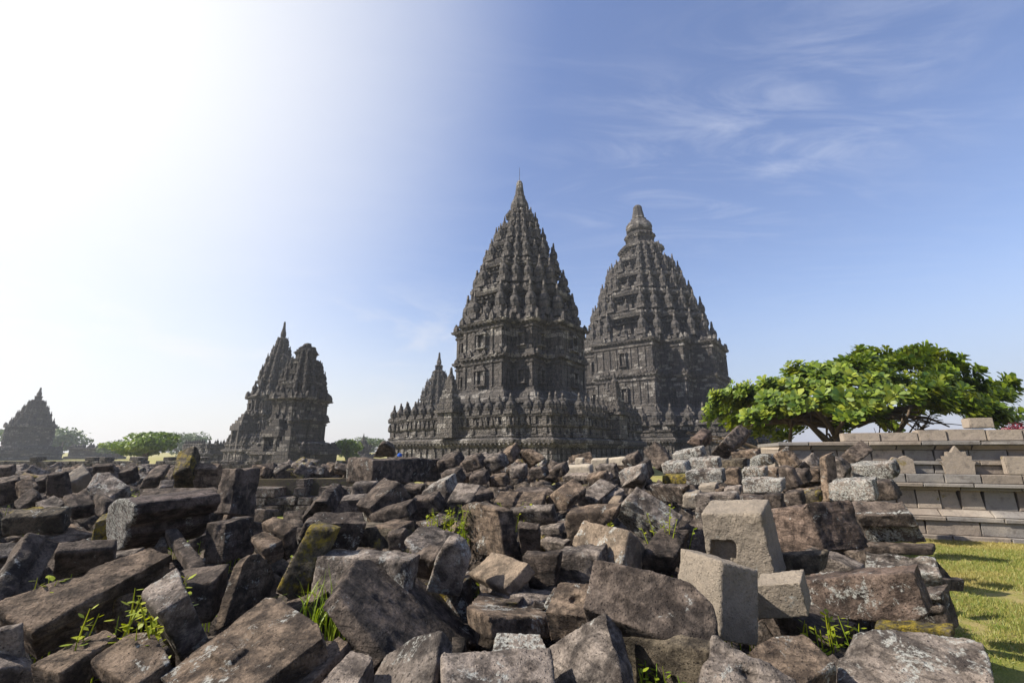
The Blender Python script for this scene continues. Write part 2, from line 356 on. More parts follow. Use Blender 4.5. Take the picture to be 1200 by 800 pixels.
# height of the rubble mound (metres) at x, y
MY = [0.0, 1.6, 2.2, 3.3, 4.5, 6.0, 8.0, 10, 12, 14, 18, 24, 40]
MZ = [0.7, 0.82, 0.86, 0.88, 0.92, 1.02, 1.14, 1.20, 1.22, 1.14, 1.05, 0.95, 0.9]
def sstep(a, b, x):
    t = np.clip((x-a)/(b-a), 0, 1); return t*t*(3-2*t)
def mound_z(x, y, drop=0.10):
    x = np.asarray(x, float); y = np.asarray(y, float)
    z = np.interp(y, MY, MZ)-drop
    q = x/np.maximum(y, 0.5)
    z = z*sstep(0.25, -0.25, x-(0.70*y+0.25))
    hollow = sstep(-0.66, -0.56, q)*sstep(-0.24, -0.36, q)          # the ground lies low before the ruined wall
    z = z*(1-hollow*sstep(6.6, 8.0, y))
    far = sstep(-0.50, -0.60, q)                                     # the bank runs on towards the far ruins
    z = z*(1-0.14*far*sstep(7.5, 11, y))
    z = z*(1-(1-far)*sstep(13.2, 14.8, y))*sstep(27, 23, y)*sstep(-38, -33, x)
    return z
def build_mound():
    xs = np.arange(-38, 11.01, 0.13); ys = np.arange(-1.5, 27.2, 0.13)
    X, Y = np.meshgrid(xs, ys); x = X.ravel(); y = Y.ravel()
    z = mound_z(x, y, 0.30); p = np.stack([x, y, 0*x], 1)
    z = np.where(z > 0.03, z+0.07*fbm(p*2.2, 3, 4)+0.03*fbm(p*9, 2, 9)+sstep(9, 14, y)*0.22*fbm(p*0.7, 2, 19), -0.12)
    nx = len(xs); a = (np.arange(len(ys)-1)[:, None]*nx+np.arange(nx-1)[None]).ravel()
    F = np.stack([a, a+1, a+nx+1, a+nx], 1)
    keep = (z[F] > -0.1).any(1)
    o = fast_mesh('rubble_mound', np.stack([x, y, z], 1), F[keep], M['earth'], smooth=True); tag(o, kind='structure')
build_mound()

# ---------------------------------------------------------------- temples
class Plan:
    """redented square plan: list of (half width, extent) steps per side, last one is the corner block"""
    def __init__(s, steps): s.steps = steps
    def poly(s, k=1.0, off=0.0):
        st = [(w*k+off, e*k+off) for w, e in s.steps]
        q = []
        for i, (w, e) in enumerate(st):          # +x face upper half up to the diagonal
            if i < len(st)-1:
                q.append((e, w)); q.append((st[i+1][1], w))
            else: q.append((e, e))
        q2 = [(y, x) for x, y in q[:-1]][::-1]
        quad = q+q2; pts = []
        for r in range(4):
            c, sn = [(1, 0), (0, 1), (-1, 0), (0, -1)][r]
            pts += [(x*c-y*sn, x*sn+y*c) for x, y in quad]
        return pts
def layers(mb, plan, prof, cap=True):
    """prof: list of (z, k, off)"""
    P = [plan.poly(k, off) for z, k, off in prof]; n = len(P[0]); vs = []
    for (z, k, off), pl in zip(prof, P): vs += [(x, y, z) for x, y in pl]
    fs = []
    for i in range(len(prof)-1):
        for j in range(n):
            j2 = (j+1) % n; fs.append((i*n+j, i*n+j2, (i+1)*n+j2, (i+1)*n+j))
    if cap: fs.append(tuple((len(prof)-1)*n+j for j in range(n)))
    mb.add(vs, fs)
def edges(poly):
    n = len(poly)
    for i in range(n):
        a, b = poly[i], poly[(i+1) % n]
        L = math.hypot(b[0]-a[0], b[1]-a[1])
        if L > 1e-4: yield a, b, L, ((b[1]-a[1])/L, -(b[0]-a[0])/L)
def along(poly, spacing, minL=0.3, ends=True):
    for a, b, L, n in edges(poly):
        if L < minL: continue
        k = max(1, int(round(L/spacing)))
        for i in range(k):
            t = (i+0.5)/k
            yield a[0]+(b[0]-a[0])*t, a[1]+(b[1]-a[1])*t, n, math.atan2(n[1], n[0]), L/k
def antefix_row(mb, poly, z, h, w, spacing, rnd, skip=0.12):
    for x, y, n, a, st in along(poly, spacing):
        if rnd.random() < skip: continue
        hh = h*rnd.uniform(0.75, 1.15); ca, sa = math.cos(a), math.sin(a)
        def pt(u, d, zz): return (x+n[0]*d-sa*u, y+n[1]*d+ca*u, zz)
        t = 0.3*w
        vs = [pt(-w/2, t, z), pt(w/2, t, z), pt(w*0.42, t, z+hh*0.5), pt(0, t*0.6, z+hh), pt(-w*0.42, t, z+hh*0.5),
              pt(-w/2, -t, z), pt(w/2, -t, z), pt(w*0.42, -t, z+hh*0.5), pt(0, -t*0.6, z+hh), pt(-w*0.42, -t, z+hh*0.5)]
        mb.add(vs, [(0, 1, 2, 3, 4), (9, 8, 7, 6, 5), (0, 5, 6, 1), (1, 6, 7, 2), (2, 7, 8, 3), (3, 8, 9, 4), (4, 9, 5, 0)])
def dentils(mb, poly, z, h, d, w, spacing, rnd, skip=0.0):
    for x, y, n, a, st in along(poly, spacing):
        if rnd.random() < skip: continue
        mb.box((x+n[0]*d*0.5, y+n[1]*d*0.5, z), (d*0.6, w/2, h/2*rnd.uniform(0.85, 1.1)), a)
def finial_mesh(name, mat):
    mb = MB()
    mb.box((0, 0, 0.07), (0.27, 0.27, 0.07)); mb.box((0, 0, 0.185), (0.22, 0.22, 0.045))
    prof = [(0.17, 0.23), (0.235, 0.27), (0.265, 0.34), (0.262, 0.44), (0.235, 0.54), (0.18, 0.60), (0.115, 0.64), (0.13, 0.665), (0.13, 0.69), (0.088, 0.71), (0.078, 0.80), (0.062, 0.90), (0.045, 0.985), (0.015, 1.0)]
    seg = 16; vs = []
    for r, z in prof:
        for k in range(seg):
            rr = r*(1.0 if k % 2 else (0.90 if 0.25 < z < 0.62 else 1.0)); a = 2*math.pi*k/seg
            vs.append((rr*math.cos(a), rr*math.sin(a), z))
    n = len(prof); fs = [(i*seg+k, i*seg+(k+1) % seg, (i+1)*seg+(k+1) % seg, (i+1)*seg+k) for i in range(n-1) for k in range(seg)]
    fs.append(tuple((n-1)*seg+k for k in range(seg))); mb.add(vs, fs)
    me = bpy.data.meshes.new(name); me.from_pydata(mb.v, [], mb.f); me.update(); me.materials.append(mat)
    return me
FIN = {k: finial_mesh('finial', M[k]) for k in ('temple', 'temple_dark')}
def finial(parent, name, x, y, z, h, w, mat, rz, rnd, tilt=0.0):
    o = bpy.data.objects.new(name, FIN[mat]); COL.objects.link(o); o.parent = parent
    o.location = (x, y, z); o.scale = (w/0.54, w/0.54, h); o.rotation_euler = (rnd.uniform(-tilt, tilt), rnd.uniform(-tilt, tilt), rz)
    return o
def ring_points(poly, spacing, corners=True):
    pts = []
    n = len(poly)
    for i in range(n):
        p0, p1, p2 = poly[i-1], poly[i], poly[(i+1) % n]
        cr = (p1[0]-p0[0])*(p2[1]-p1[1])-(p1[1]-p0[1])*(p2[0]-p1[0])
        if cr > 1e-6 and corners: pts.append((p1[0], p1[1], 1))
    for a, b, L, nn in edges(poly):
        k = int(round(L/spacing))
        for i in range(1, k): pts.append((a[0]+(b[0]-a[0])*i/k, a[1]+(b[1]-a[1])*i/k, 0))
    return pts
def niche(parent, x, y, z, a, w, h, mat, name='niche'):
    """framed recess standing proud of a wall; a = outward angle"""
    mb = MB(); ca, sa = math.cos(a), math.sin(a)
    def bx(u, d, zc, hu, hd, hz): mb.box((x+ca*d-sa*u, y+sa*d+ca*u, zc), (hd, hu, hz), a)
    bx(-w*0.62, 0.14, z+h/2, w*0.13, 0.2, h/2); bx(w*0.62, 0.14, z+h/2, w*0.13, 0.2, h/2)
    bx(0, 0.17, z+h+w*0.10, w*0.9, 0.26, w*0.10); bx(0, 0.15, z+h+w*0.32, w*0.62, 0.22, w*0.12); bx(0, 0.13, z+h+w*0.55, w*0.34, 0.18, w*0.12)
    bx(0, 0.17, z-w*0.09, w*0.85, 0.26, w*0.09)
    return mb.build(name, M[mat], parent)
def roofed_tower(root, plan, z0, z1, kfun, ntier, mat, rnd, fin_h, fin_cap=100, crown=None, shrink=0.86, ruin=None):
    """pyramid of diminishing storeys, each a part, with bottle finials on its ledge"""
    hs = [shrink**i for i in range(ntier)]; tot = sum(hs); z = z0; used = 0
    zs = [z0]
    for h in hs: zs.append(zs[-1]+h/tot*(z1-z0))
    for i in range(ntier):
        za, zb = zs[i], zs[i+1]; h = zb-za
        ka = kfun(za+0.15*h); kb = kfun(zb)
        kw = kb*0.85; km = kb*0.93
        mb = MB(); o = h*0.08
        layers(mb, plan, [(za-0.02*i-0.3, ka, -o), (za+0.07*h, ka, 0), (za+0.12*h, ka, -o*0.6), (za+0.13*h, kw*1.06, 0), (za+0.20*h, kw*1.06, 0), (za+0.23*h, kw, 0),
                          (za+0.60*h, kw, 0), (za+0.63*h, km, 0), (za+0.69*h, km, 0), (za+0.70*h, km, -o*0.6), (za+0.76*h, km, -o*0.6), (za+0.79*h, kb, o*0.5), (za+0.90*h, kb, o*0.9), (za+0.92*h, kb, -o*0.3), (zb, kb, -o*0.3)])
        pw = plan.poly(kw, 0)
        for x, y, n, a, st in along(pw, max(0.55, 0.75*h*0.5)):      # pilasters with a recess between
            mb.box((x+n[0]*0.03, y+n[1]*0.03, za+0.45*h), (o*0.9, st*0.22, 0.17*h), a)
        antefix_row(mb, plan.poly(kb, o*0.4), za+0.895*h, h*0.13, h*0.14, h*0.27, rnd)
        dentils(mb, plan.poly(km, -o*0.5), za+0.73*h, h*0.06, o*1.5, h*0.07, h*0.16, rnd)
        mb.build('roof_tier', M[mat], root)
        # centre-of-face aedicules
        pl = plan.poly(ka, -0.01)
        e = plan.steps[0][1]*ka
        for r in range(4):
            a = r*math.pi/2
            if h > 1.2: niche(root, math.cos(a)*plan.steps[0][1]*kw, math.sin(a)*plan.steps[0][1]*kw, za+0.16*h, a, plan.steps[0][0]*ka*0.55, h*0.45, mat, 'roof_niche')
        fh = fin_h*(h/(zs[1]-zs[0])); fw = fh*0.42
        pts = ring_points(plan.poly(ka, -fw*0.38), max(fw*2.0, 0.62))
        for x, y, cn in pts:
            if used >= fin_cap: break
            used += 1
            corner = (1.45 if cn else 0.78)*(1.0 if rnd.random() < 0.75 else 0.86)
            finial(root, 'roof_finial', x, y, za+0.08*h, fh*corner*rnd.uniform(0.94, 1.06), fw*(1.15 if cn else 0.92)*rnd.uniform(0.94, 1.05), mat, 0, rnd, 0.02)
    return zs[-1]
def crown_mesh(root, z, r, h, mat, bulb=1.0):
    mb = MB(); s = MB()
    prof = [(1.0*r, 0), (1.12*r, 0.05*h), (0.95*r, 0.08*h), (0.90*r, 0.12*h), (1.10*r*bulb, 0.17*h), (1.16*r*bulb, 0.25*h), (1.08*r*bulb, 0.36*h), (0.86*r*bulb, 0.46*h), (0.66*r, 0.52*h), (0.70*r, 0.55*h), (0.56*r, 0.58*h),
            (0.50*r, 0.70*h), (0.42*r, 0.82*h), (0.38*r, 0.93*h), (0.26*r, 0.985*h), (0.05*r, h)]
    seg = 20; vs = []
    for q, (rr, zz) in enumerate(prof):
        for k in range(seg):
            a = 2*math.pi*k/seg; f = 1.0 if k % 2 else 0.92
            vs.append((rr*f*math.cos(a), rr*f*math.sin(a), z+zz))
    n = len(prof); fs = [(i*seg+k, i*seg+(k+1) % seg, (i+1)*seg+(k+1) % seg, (i+1)*seg+k) for i in range(n-1) for k in range(seg)]
    fs.append(tuple((n-1)*seg+k for k in range(seg))); mb.add(vs, fs)
    mb.build('crown_spire', M[mat], root)
def platform(root, plan, prof_h, mat, rnd, fin_h, fin_sp, fin_cap=100):
    zt, zb = prof_h                          # terrace top, balustrade top
    mb = MB(); H = zt
    layers(mb, plan, [(-0.3, 1, 0.35), (0.22*H, 1, 0.35), (0.26*H, 1, 0.15), (0.32*H, 1, 0.0), (0.74*H, 1, 0.0), (0.78*H, 1, 0.12), (0.83*H, 1, 0.16), (0.86*H, 1, 0.34), (0.95*H, 1, 0.38), (1.0*H, 1, 0.18), (H+0.02, 1, 0.0)])
    for x, y, n, a, st in along(plan.poly(1, 0), 0.95):
        mb.box((x, y, 0.53*H), (0.13, st*0.16, 0.205*H), a)
    for x, y, n, a, st in along(plan.poly(1, 0), 1.9):
        mb.box((x+n[0]*0.02, y+n[1]*0.02, 0.50*H), (0.16, st*0.10, 0.15*H), a, 0.6)
    dentils(mb, plan.poly(1, 0.16), 0.845*H, 0.05*H, 0.2, 0.16, 0.42, rnd)
    mb.build('platform', M[mat], root)
    # balustrade
    mb = MB(); hb = zb-zt
    layers(mb, plan, [(zt, 1, -0.05), (zt+0.10*hb, 1, 0.05), (zt+0.16*hb, 1, -0.1), (zt+0.42*hb, 1, -0.1), (zt+0.46*hb, 1, 0.02), (zt+0.54*hb, 1, 0.06), (zt+0.58*hb, 1, -0.12), (zt+0.88*hb, 1, -0.12), (zt+0.91*hb, 1, 0.05), (zt+0.985*hb, 1, 0.08), (zb, 1, 0.0), (zb, 1, -0.7), (zt+0.03, 1, -0.75)], cap=False)
    for x, y, n, a, st in along(plan.poly(1, -0.10), fin_sp):
        mb.box((x, y, zt+0.73*hb), (0.16, st*0.20, 0.15*hb), a)
        if rnd.random() < 0.85: mb.box((x, y, zt+0.29*hb), (0.15, st*0.24, 0.12*hb), a, 0.75)
    antefix_row(mb, plan.poly(1, 0.06), zt+0.54*hb, 0.36*hb, 0.34, fin_sp*0.5, rnd, 0.3)
    mb.build('balustrade', M[mat], root)
    pts = ring_points(plan.poly(1, -0.3), fin_sp)
    for x, y, cn in pts[:fin_cap]:
        finial(root, 'balustrade_finial', x, y, zb-0.02, fin_h*rnd.uniform(0.93, 1.06), fin_h*0.47*rnd.uniform(0.95, 1.05), mat, 0, rnd, 0.03)
def gate_turret(root, x, y, a, z, s, mat, rnd):
    mb = MB(); ca, sa = math.cos(a), math.sin(a)
    k = 1.0; zz = z
    mb.box((x, y, zz+0.9*s), (0.55*s, 0.75*s, 0.9*s), a); zz += 1.8*s
    for i in range(5):
        w = 0.95*s*(0.80**i); mb.box((x, y, zz+0.10*s), (w*0.8, w, 0.10*s), a); mb.box((x, y, zz+0.36*s), (w*0.62, w*0.78, 0.18*s), a)
        for q in (-1, 1):
            mb.lathe([(0.13*s*0.85**i, 0), (0.15*s*0.85**i, 0.12*s), (0.05*s, 0.3*s), (0.02, 0.46*s)], 7, (x-sa*w*0.8*q+ca*w*0.5, y+ca*w*0.8*q+sa*w*0.5, zz+0.2*s))
        zz += 0.5*s
    mb.lathe([(0.26*s, 0), (0.30*s, 0.2*s), (0.14*s, 0.45*s), (0.09*s, 0.9*s), (0.02, 1.0*s)], 9, (x, y, zz))
    mb.build('gate_turret', M[mat], root)
def body(root, plan, z0, z1, zc, mat, rnd, windows=True):
    """stepped foot, two storeys of wall with a belt course, great cornice"""
    zf, zm = z0[1], zc
    mb = MB(); zb = z0[0]; h = zf-zb
    layers(mb, plan, [(zb-0.2, 1, 1.5), (zb+0.25*h, 1, 1.5), (zb+0.30*h, 1, 1.25), (zb+0.48*h, 1, 1.2), (zb+0.52*h, 1, 0.8), (zb+0.70*h, 1, 0.75), (zb+0.73*h, 1, 0.95), (zb+0.80*h, 1, 0.95), (zb+0.84*h, 1, 0.55), (zb+0.93*h, 1, 0.45), (zf, 1, 0.1)])
    antefix_row(mb, plan.poly(1, 1.1), zb+0.48*h, 0.5, 0.5, 1.0, rnd, 0.3)
    mb.build('body_base', M[mat], root)
    for (za, zt, big) in ((zf, zm, 0), (zm, z1, 1)):
        mb = MB(); h = zt-za; c = 0.30 if not big else 0.34
        layers(mb, plan, [(za-0.05, 1, 0.12), (za+0.06*h, 1, 0.12), (za+0.09*h, 1, 0), ((1-c)*h+za, 1, 0), (za+(1-c+0.03)*h, 1, 0.14), (za+(1-c+0.07)*h, 1, 0.14), (za+(1-c+0.10)*h, 1, 0.04), (za+(1-c+0.15)*h, 1, 0.08),
                          (za+(1-c+0.18)*h, 1, 0.34+0.10*big), (za+(1-c+0.24)*h, 1, 0.38+0.14*big), (za+(1-c+0.26)*h, 1, 0.22), (zt, 1, 0.10)])
        for a_, b_, L, n in edges(plan.poly(1, 0)):          # corner pilasters and panels
            a = math.atan2(n[1], n[0]); k = max(2, int(round(L/1.15)))
            for i in range(k+1):
                t = (0.22+(L-0.44)*i/k)/L
                mb.box((a_[0]+(b_[0]-a_[0])*t, a_[1]+(b_[1]-a_[1])*t, za+(0.09+(1-c))*h/2), (0.11, 0.17, (1-c-0.09)*h/2), a)
        antefix_row(mb, plan.poly(1, 0.28+0.12*big), za+(1-c+0.24)*h, 0.62+0.28*big, 0.55, 0.95, rnd, 0.2)
        dentils(mb, plan.poly(1, 0.10), za+(1-c+0.165)*h, 0.16, 0.26, 0.2, 0.5, rnd)
        mb.build('body_storey', M[mat], root)
        if windows:
            for r in range(4):
                a = r*math.pi/2; e = plan.steps[0][1]
                niche(root, math.cos(a)*e, math.sin(a)*e, za+0.17*h, a, 0.75, 0.36*h, mat)
                for q in (-1, 1):
                    c_ = plan.steps[-1][1]; w_ = (plan.steps[-2][0]+c_)/2*q
                    niche(root, math.cos(a)*c_-math.sin(a)*w_, math.sin(a)*c_+math.cos(a)*w_, za+0.2*h, a, 0.55, 0.32*h, mat)
ROT = R(-126.0)          # local +x faces this way: the front-left face of the twin temples
def curve(tab):
    zs = [t[0] for t in tab]; ks = [t[1] for t in tab]
    return lambda z: float(np.interp(z, zs, ks))
def lightning_rod(root, z):
    mb = MB(); mb.tube([(0, 0, z-0.3), (0, 0, z+2.0)], [0.035, 0.02], 5); mb.build('lightning_rod', M['temple_dark'], root)
def near_temple():
    rnd = random.Random(5)
    t = empty('temple', (0.9, 48.0, 0), ROT)
    tag(t, 'slender stone temple tower with a balustraded platform, in front of the broader tower', 'temple', 'carved stone temples')
    platform(t, Plan([(6.4, 10.4), (9.4, 9.4)]), (2.9, 4.75), 'temple', rnd, 1.75, 1.12)
    pl = Plan([(2.45, 6.35), (4.8, 4.8)])
    body(t, pl, (2.9, 7.4), 14.5, 11.0, 'temple', rnd); pl = Plan([(2.1, 6.4), (3.3, 5.5), (4.7, 4.7)])
    kf = curve([(14.4, 0.98), (20.4, 0.73), (25, 0.44), (29, 0.21), (31, 0.15)])
    zt = roofed_tower(t, pl, 14.5, 28.7, kf, 5, 'temple', rnd, 2.5, 100)
    crown_mesh(t, zt-0.3, 0.98, 4.7, 'temple', 0.95); lightning_rod(t, 32.9)
    for r in range(4): gate_turret(t, 10.6*math.cos(r*math.pi/2), 10.6*math.sin(r*math.pi/2), r*math.pi/2, 3.0, 1.15, 'temple', rnd)
def great_temple():
    rnd = random.Random(8)
    t = empty('temple', (23.7, 77.5, 0), ROT)
    tag(t, 'broadest and tallest stone temple tower with a blunt rounded tip, behind the slender one', 'temple', 'carved stone temples')
    platform(t, Plan([(8.5, 17.5), (15.5, 15.5)]), (3.6, 5.2), 'temple', rnd, 2.7, 1.75)
    pl = Plan([(4.7, 11.5), (8.2, 8.2)])
    body(t, pl, (3.6, 8.2), 19.0, 13.6, 'temple', rnd); pl = Plan([(3.6, 11.3), (5.6, 9.8), (7.9, 7.9)])
    kf = curve([(18.5, 0.97), (24, 0.83), (29.4, 0.65), (36.8, 0.39), (40, 0.25), (42, 0.18), (43, 0.14)])
    zt = roofed_tower(t, pl, 19.0, 40.8, kf, 6, 'temple', rnd, 3.0, 100, shrink=0.9)
    crown_mesh(t, zt-0.4, 2.15, 6.7, 'temple', 1.0)
    for r in range(4): gate_turret(t, 17.6*math.cos(r*math.pi/2), 17.6*math.sin(r*math.pi/2), r*math.pi/2, 3.4, 1.5, 'temple', rnd)
def lesser(x, y, H, label, seed, mat='temple_dark', rot=ROT, wide=1.0, porch=False, fcap=70, tiers=5, plat=True):
    rnd = random.Random(seed); t = empty('temple', (x, y, 0), rot); tag(t, label, 'temple', 'carved stone temples')
    u = H/22.0*wide; pl = Plan([(1.7*u, 4.6*u), (3.7*u, 3.7*u)]); hz = H/22.0
    if plat: platform(t, Plan([(4.0*u, 7.0*u), (6.2*u, 6.2*u)]), (2.2*hz, 3.1*hz), mat, rnd, 1.2*hz, 1.3*u, 60)
    body(t, pl, (2.2*hz, 4.2*hz), 10.0*hz, 7.3*hz, mat, rnd, windows=H > 15)
    kf = curve([(10*hz, 0.97), (14*hz, 0.66), (17*hz, 0.37), (19.0*hz, 0.18), (20.5*hz, 0.12)])
    zt = roofed_tower(t, pl, 10*hz, 19.3*hz, kf, tiers, mat, rnd, 1.7*hz, fcap)
    crown_mesh(t, zt-0.2*hz, 0.56*u, 2.9*hz, mat, 0.9)
    return t, u, hz
def portal(root, x, y, a, w, h, d, mat):
    """door portal standing out from the body: jambs, lintel, stepped hood and threshold"""
    mb = MB(); ca, sa = math.cos(a), math.sin(a)
    def bx(u, dd, z, hu, hd, hz): mb.box((x+ca*dd-sa*u, y+sa*dd+ca*u, z), (hd, hu, hz), a)
    for q in (-1, 1): bx(q*w*0.62, d/2, h/2, w*0.14, d/2, h/2)
    bx(0, d*0.5, h+0.22*w, w*0.95, d*0.56, 0.22*w)
    for i in range(4): bx(0, d*0.46-0.06*i, h+(0.50+0.30*i)*w, w*(0.92-0.2*i), d*(0.5-0.09*i), 0.14*w)
    bx(0, d*0.5, 0.1, w*1.1, d*0.7, 0.1)
    mb.build('door_portal', M[mat], root)
def left_temples():
    t, u, hz = lesser(-37.9, 73, 23.0, 'dark temple with a complete pointed spire behind the broken topped tower', 21, wide=0.71)
    portal(t, 4.6*u, 0, 0, 1.6, 5.0, 2.0, 'temple_dark')
    # ruined tower in front of it
    rnd = random.Random(31)
    t = empty('temple', (-24.95, 54, 0), ROT+R(20)); tag(t, 'broken topped temple tower with missing stones, in front of the pointed one', 'temple', 'carved stone temples')
    pl = Plan([(1.1, 2.45), (2.05, 2.05)])
    layers_mb = MB(); layers(layers_mb, Plan([(2.0, 4.0), (3.2, 3.2)]), [(-0.2, 1, 0.3), (0.5, 1, 0.3), (0.6, 1, 0), (1.5, 1, 0), (1.6, 1, 0.25), (1.9, 1, 0.2), (1.92, 1, -0.4)]); layers_mb.build('platform', M['temple_dark'], t)
    body(t, pl, (1.9, 3.0), 8.0, 5.6, 'temple_dark', rnd, windows=False)
    kf = curve([(8, 1.0), (10.0, 0.88), (12.0, 0.66), (14.5, 0.36)])
    roofed_tower(t, pl, 8.0, 13.6, kf, 4, 'temple_dark', rnd, 1.3, 50)
    mb = MB()
    for i in range(60):                                     # tumbled courses on the broken top
        a = rnd.uniform(0, 6.28); rr = rnd.uniform(0, 0.8); z = 13.5+max(0, 1.0-rr)*rnd.uniform(0, 1)
        mb.box((rr*math.cos(a), rr*math.sin(a), z), (rnd.uniform(0.2, 0.5), rnd.uniform(0.2, 0.4), rnd.uniform(0.15, 0.35)), rnd.uniform(0, 3))
    mb.build('broken_top', M['temple_dark'], t)
    portal(t, 2.7, 0, 0, 1.3, 3.4, 1.5, 'temple_dark')
    mb = MB(); 
    for i in range(7): mb.box((4.9-0.02*i, 3.2, 1.0+0.55*i), (1.0-0.13*i, 1.0-0.13*i, 0.27))
    mb.lathe([(0.3, 0), (0.38, 0.3), (0.15, 0.7), (0.06, 1.3), (0.01, 1.4)], 8, (4.9, 3.2, 4.7)); mb.build('corner_turret', M['temple_dark'], t)
near_temple(); great_temple(); left_temples()
lesser(-116.5, 112, 17.4, 'hazy pyramid temple far off at the edge of the picture, beyond the mossy bank', 41, wide=1.08, fcap=60)
lesser(-15.0, 92, 21.9, 'temple spire rising behind the balustrade corner of the slender tower', 43, wide=0.85, fcap=50)
lesser(-41.5, 130, 7.0, 'tiny far spire between the green bush and the table slab', 47, wide=1.1, fcap=20, tiers=4)
def low_ruins():
    rnd = random.Random(3)
    t = empty('ruin', (-117, 132, 0), R(8)); tag(t, 'small square ruin with a crenellated top before the far green trees', 'ruin')
    mb = MB(); layers(mb, Plan([(3.2, 4.6), (4.2, 4.2)]), [(-0.2, 1, 0.6), (0.7, 1, 0.6), (0.8, 1, 0), (2.4, 1, 0), (2.6, 1, 0.4), (3.0, 1, 0.45), (3.1, 1, 0)]); mb.build('wall', M['temple_dark'], t)
    for x, y, cn in ring_points(Plan([(3.2, 4.6), (4.2, 4.2)]).poly(1, -0.3), 2.2)[:30]: finial(t, 'finial', x, y, 3.05, 1.3*rnd.uniform(0.6, 1.1), 1.0, 'temple_dark', 0, rnd, 0.05)
    t = empty('ruin', (-50, 82, 0), ROT+R(90)); tag(t, 'low balustraded platform beside the pointed dark temple', 'ruin')
    platform(t, Plan([(4.0, 5.4), (5.0, 5.0)]), (1.7, 3.2), 'temple', rnd, 0.8, 0.95)
low_ruins()
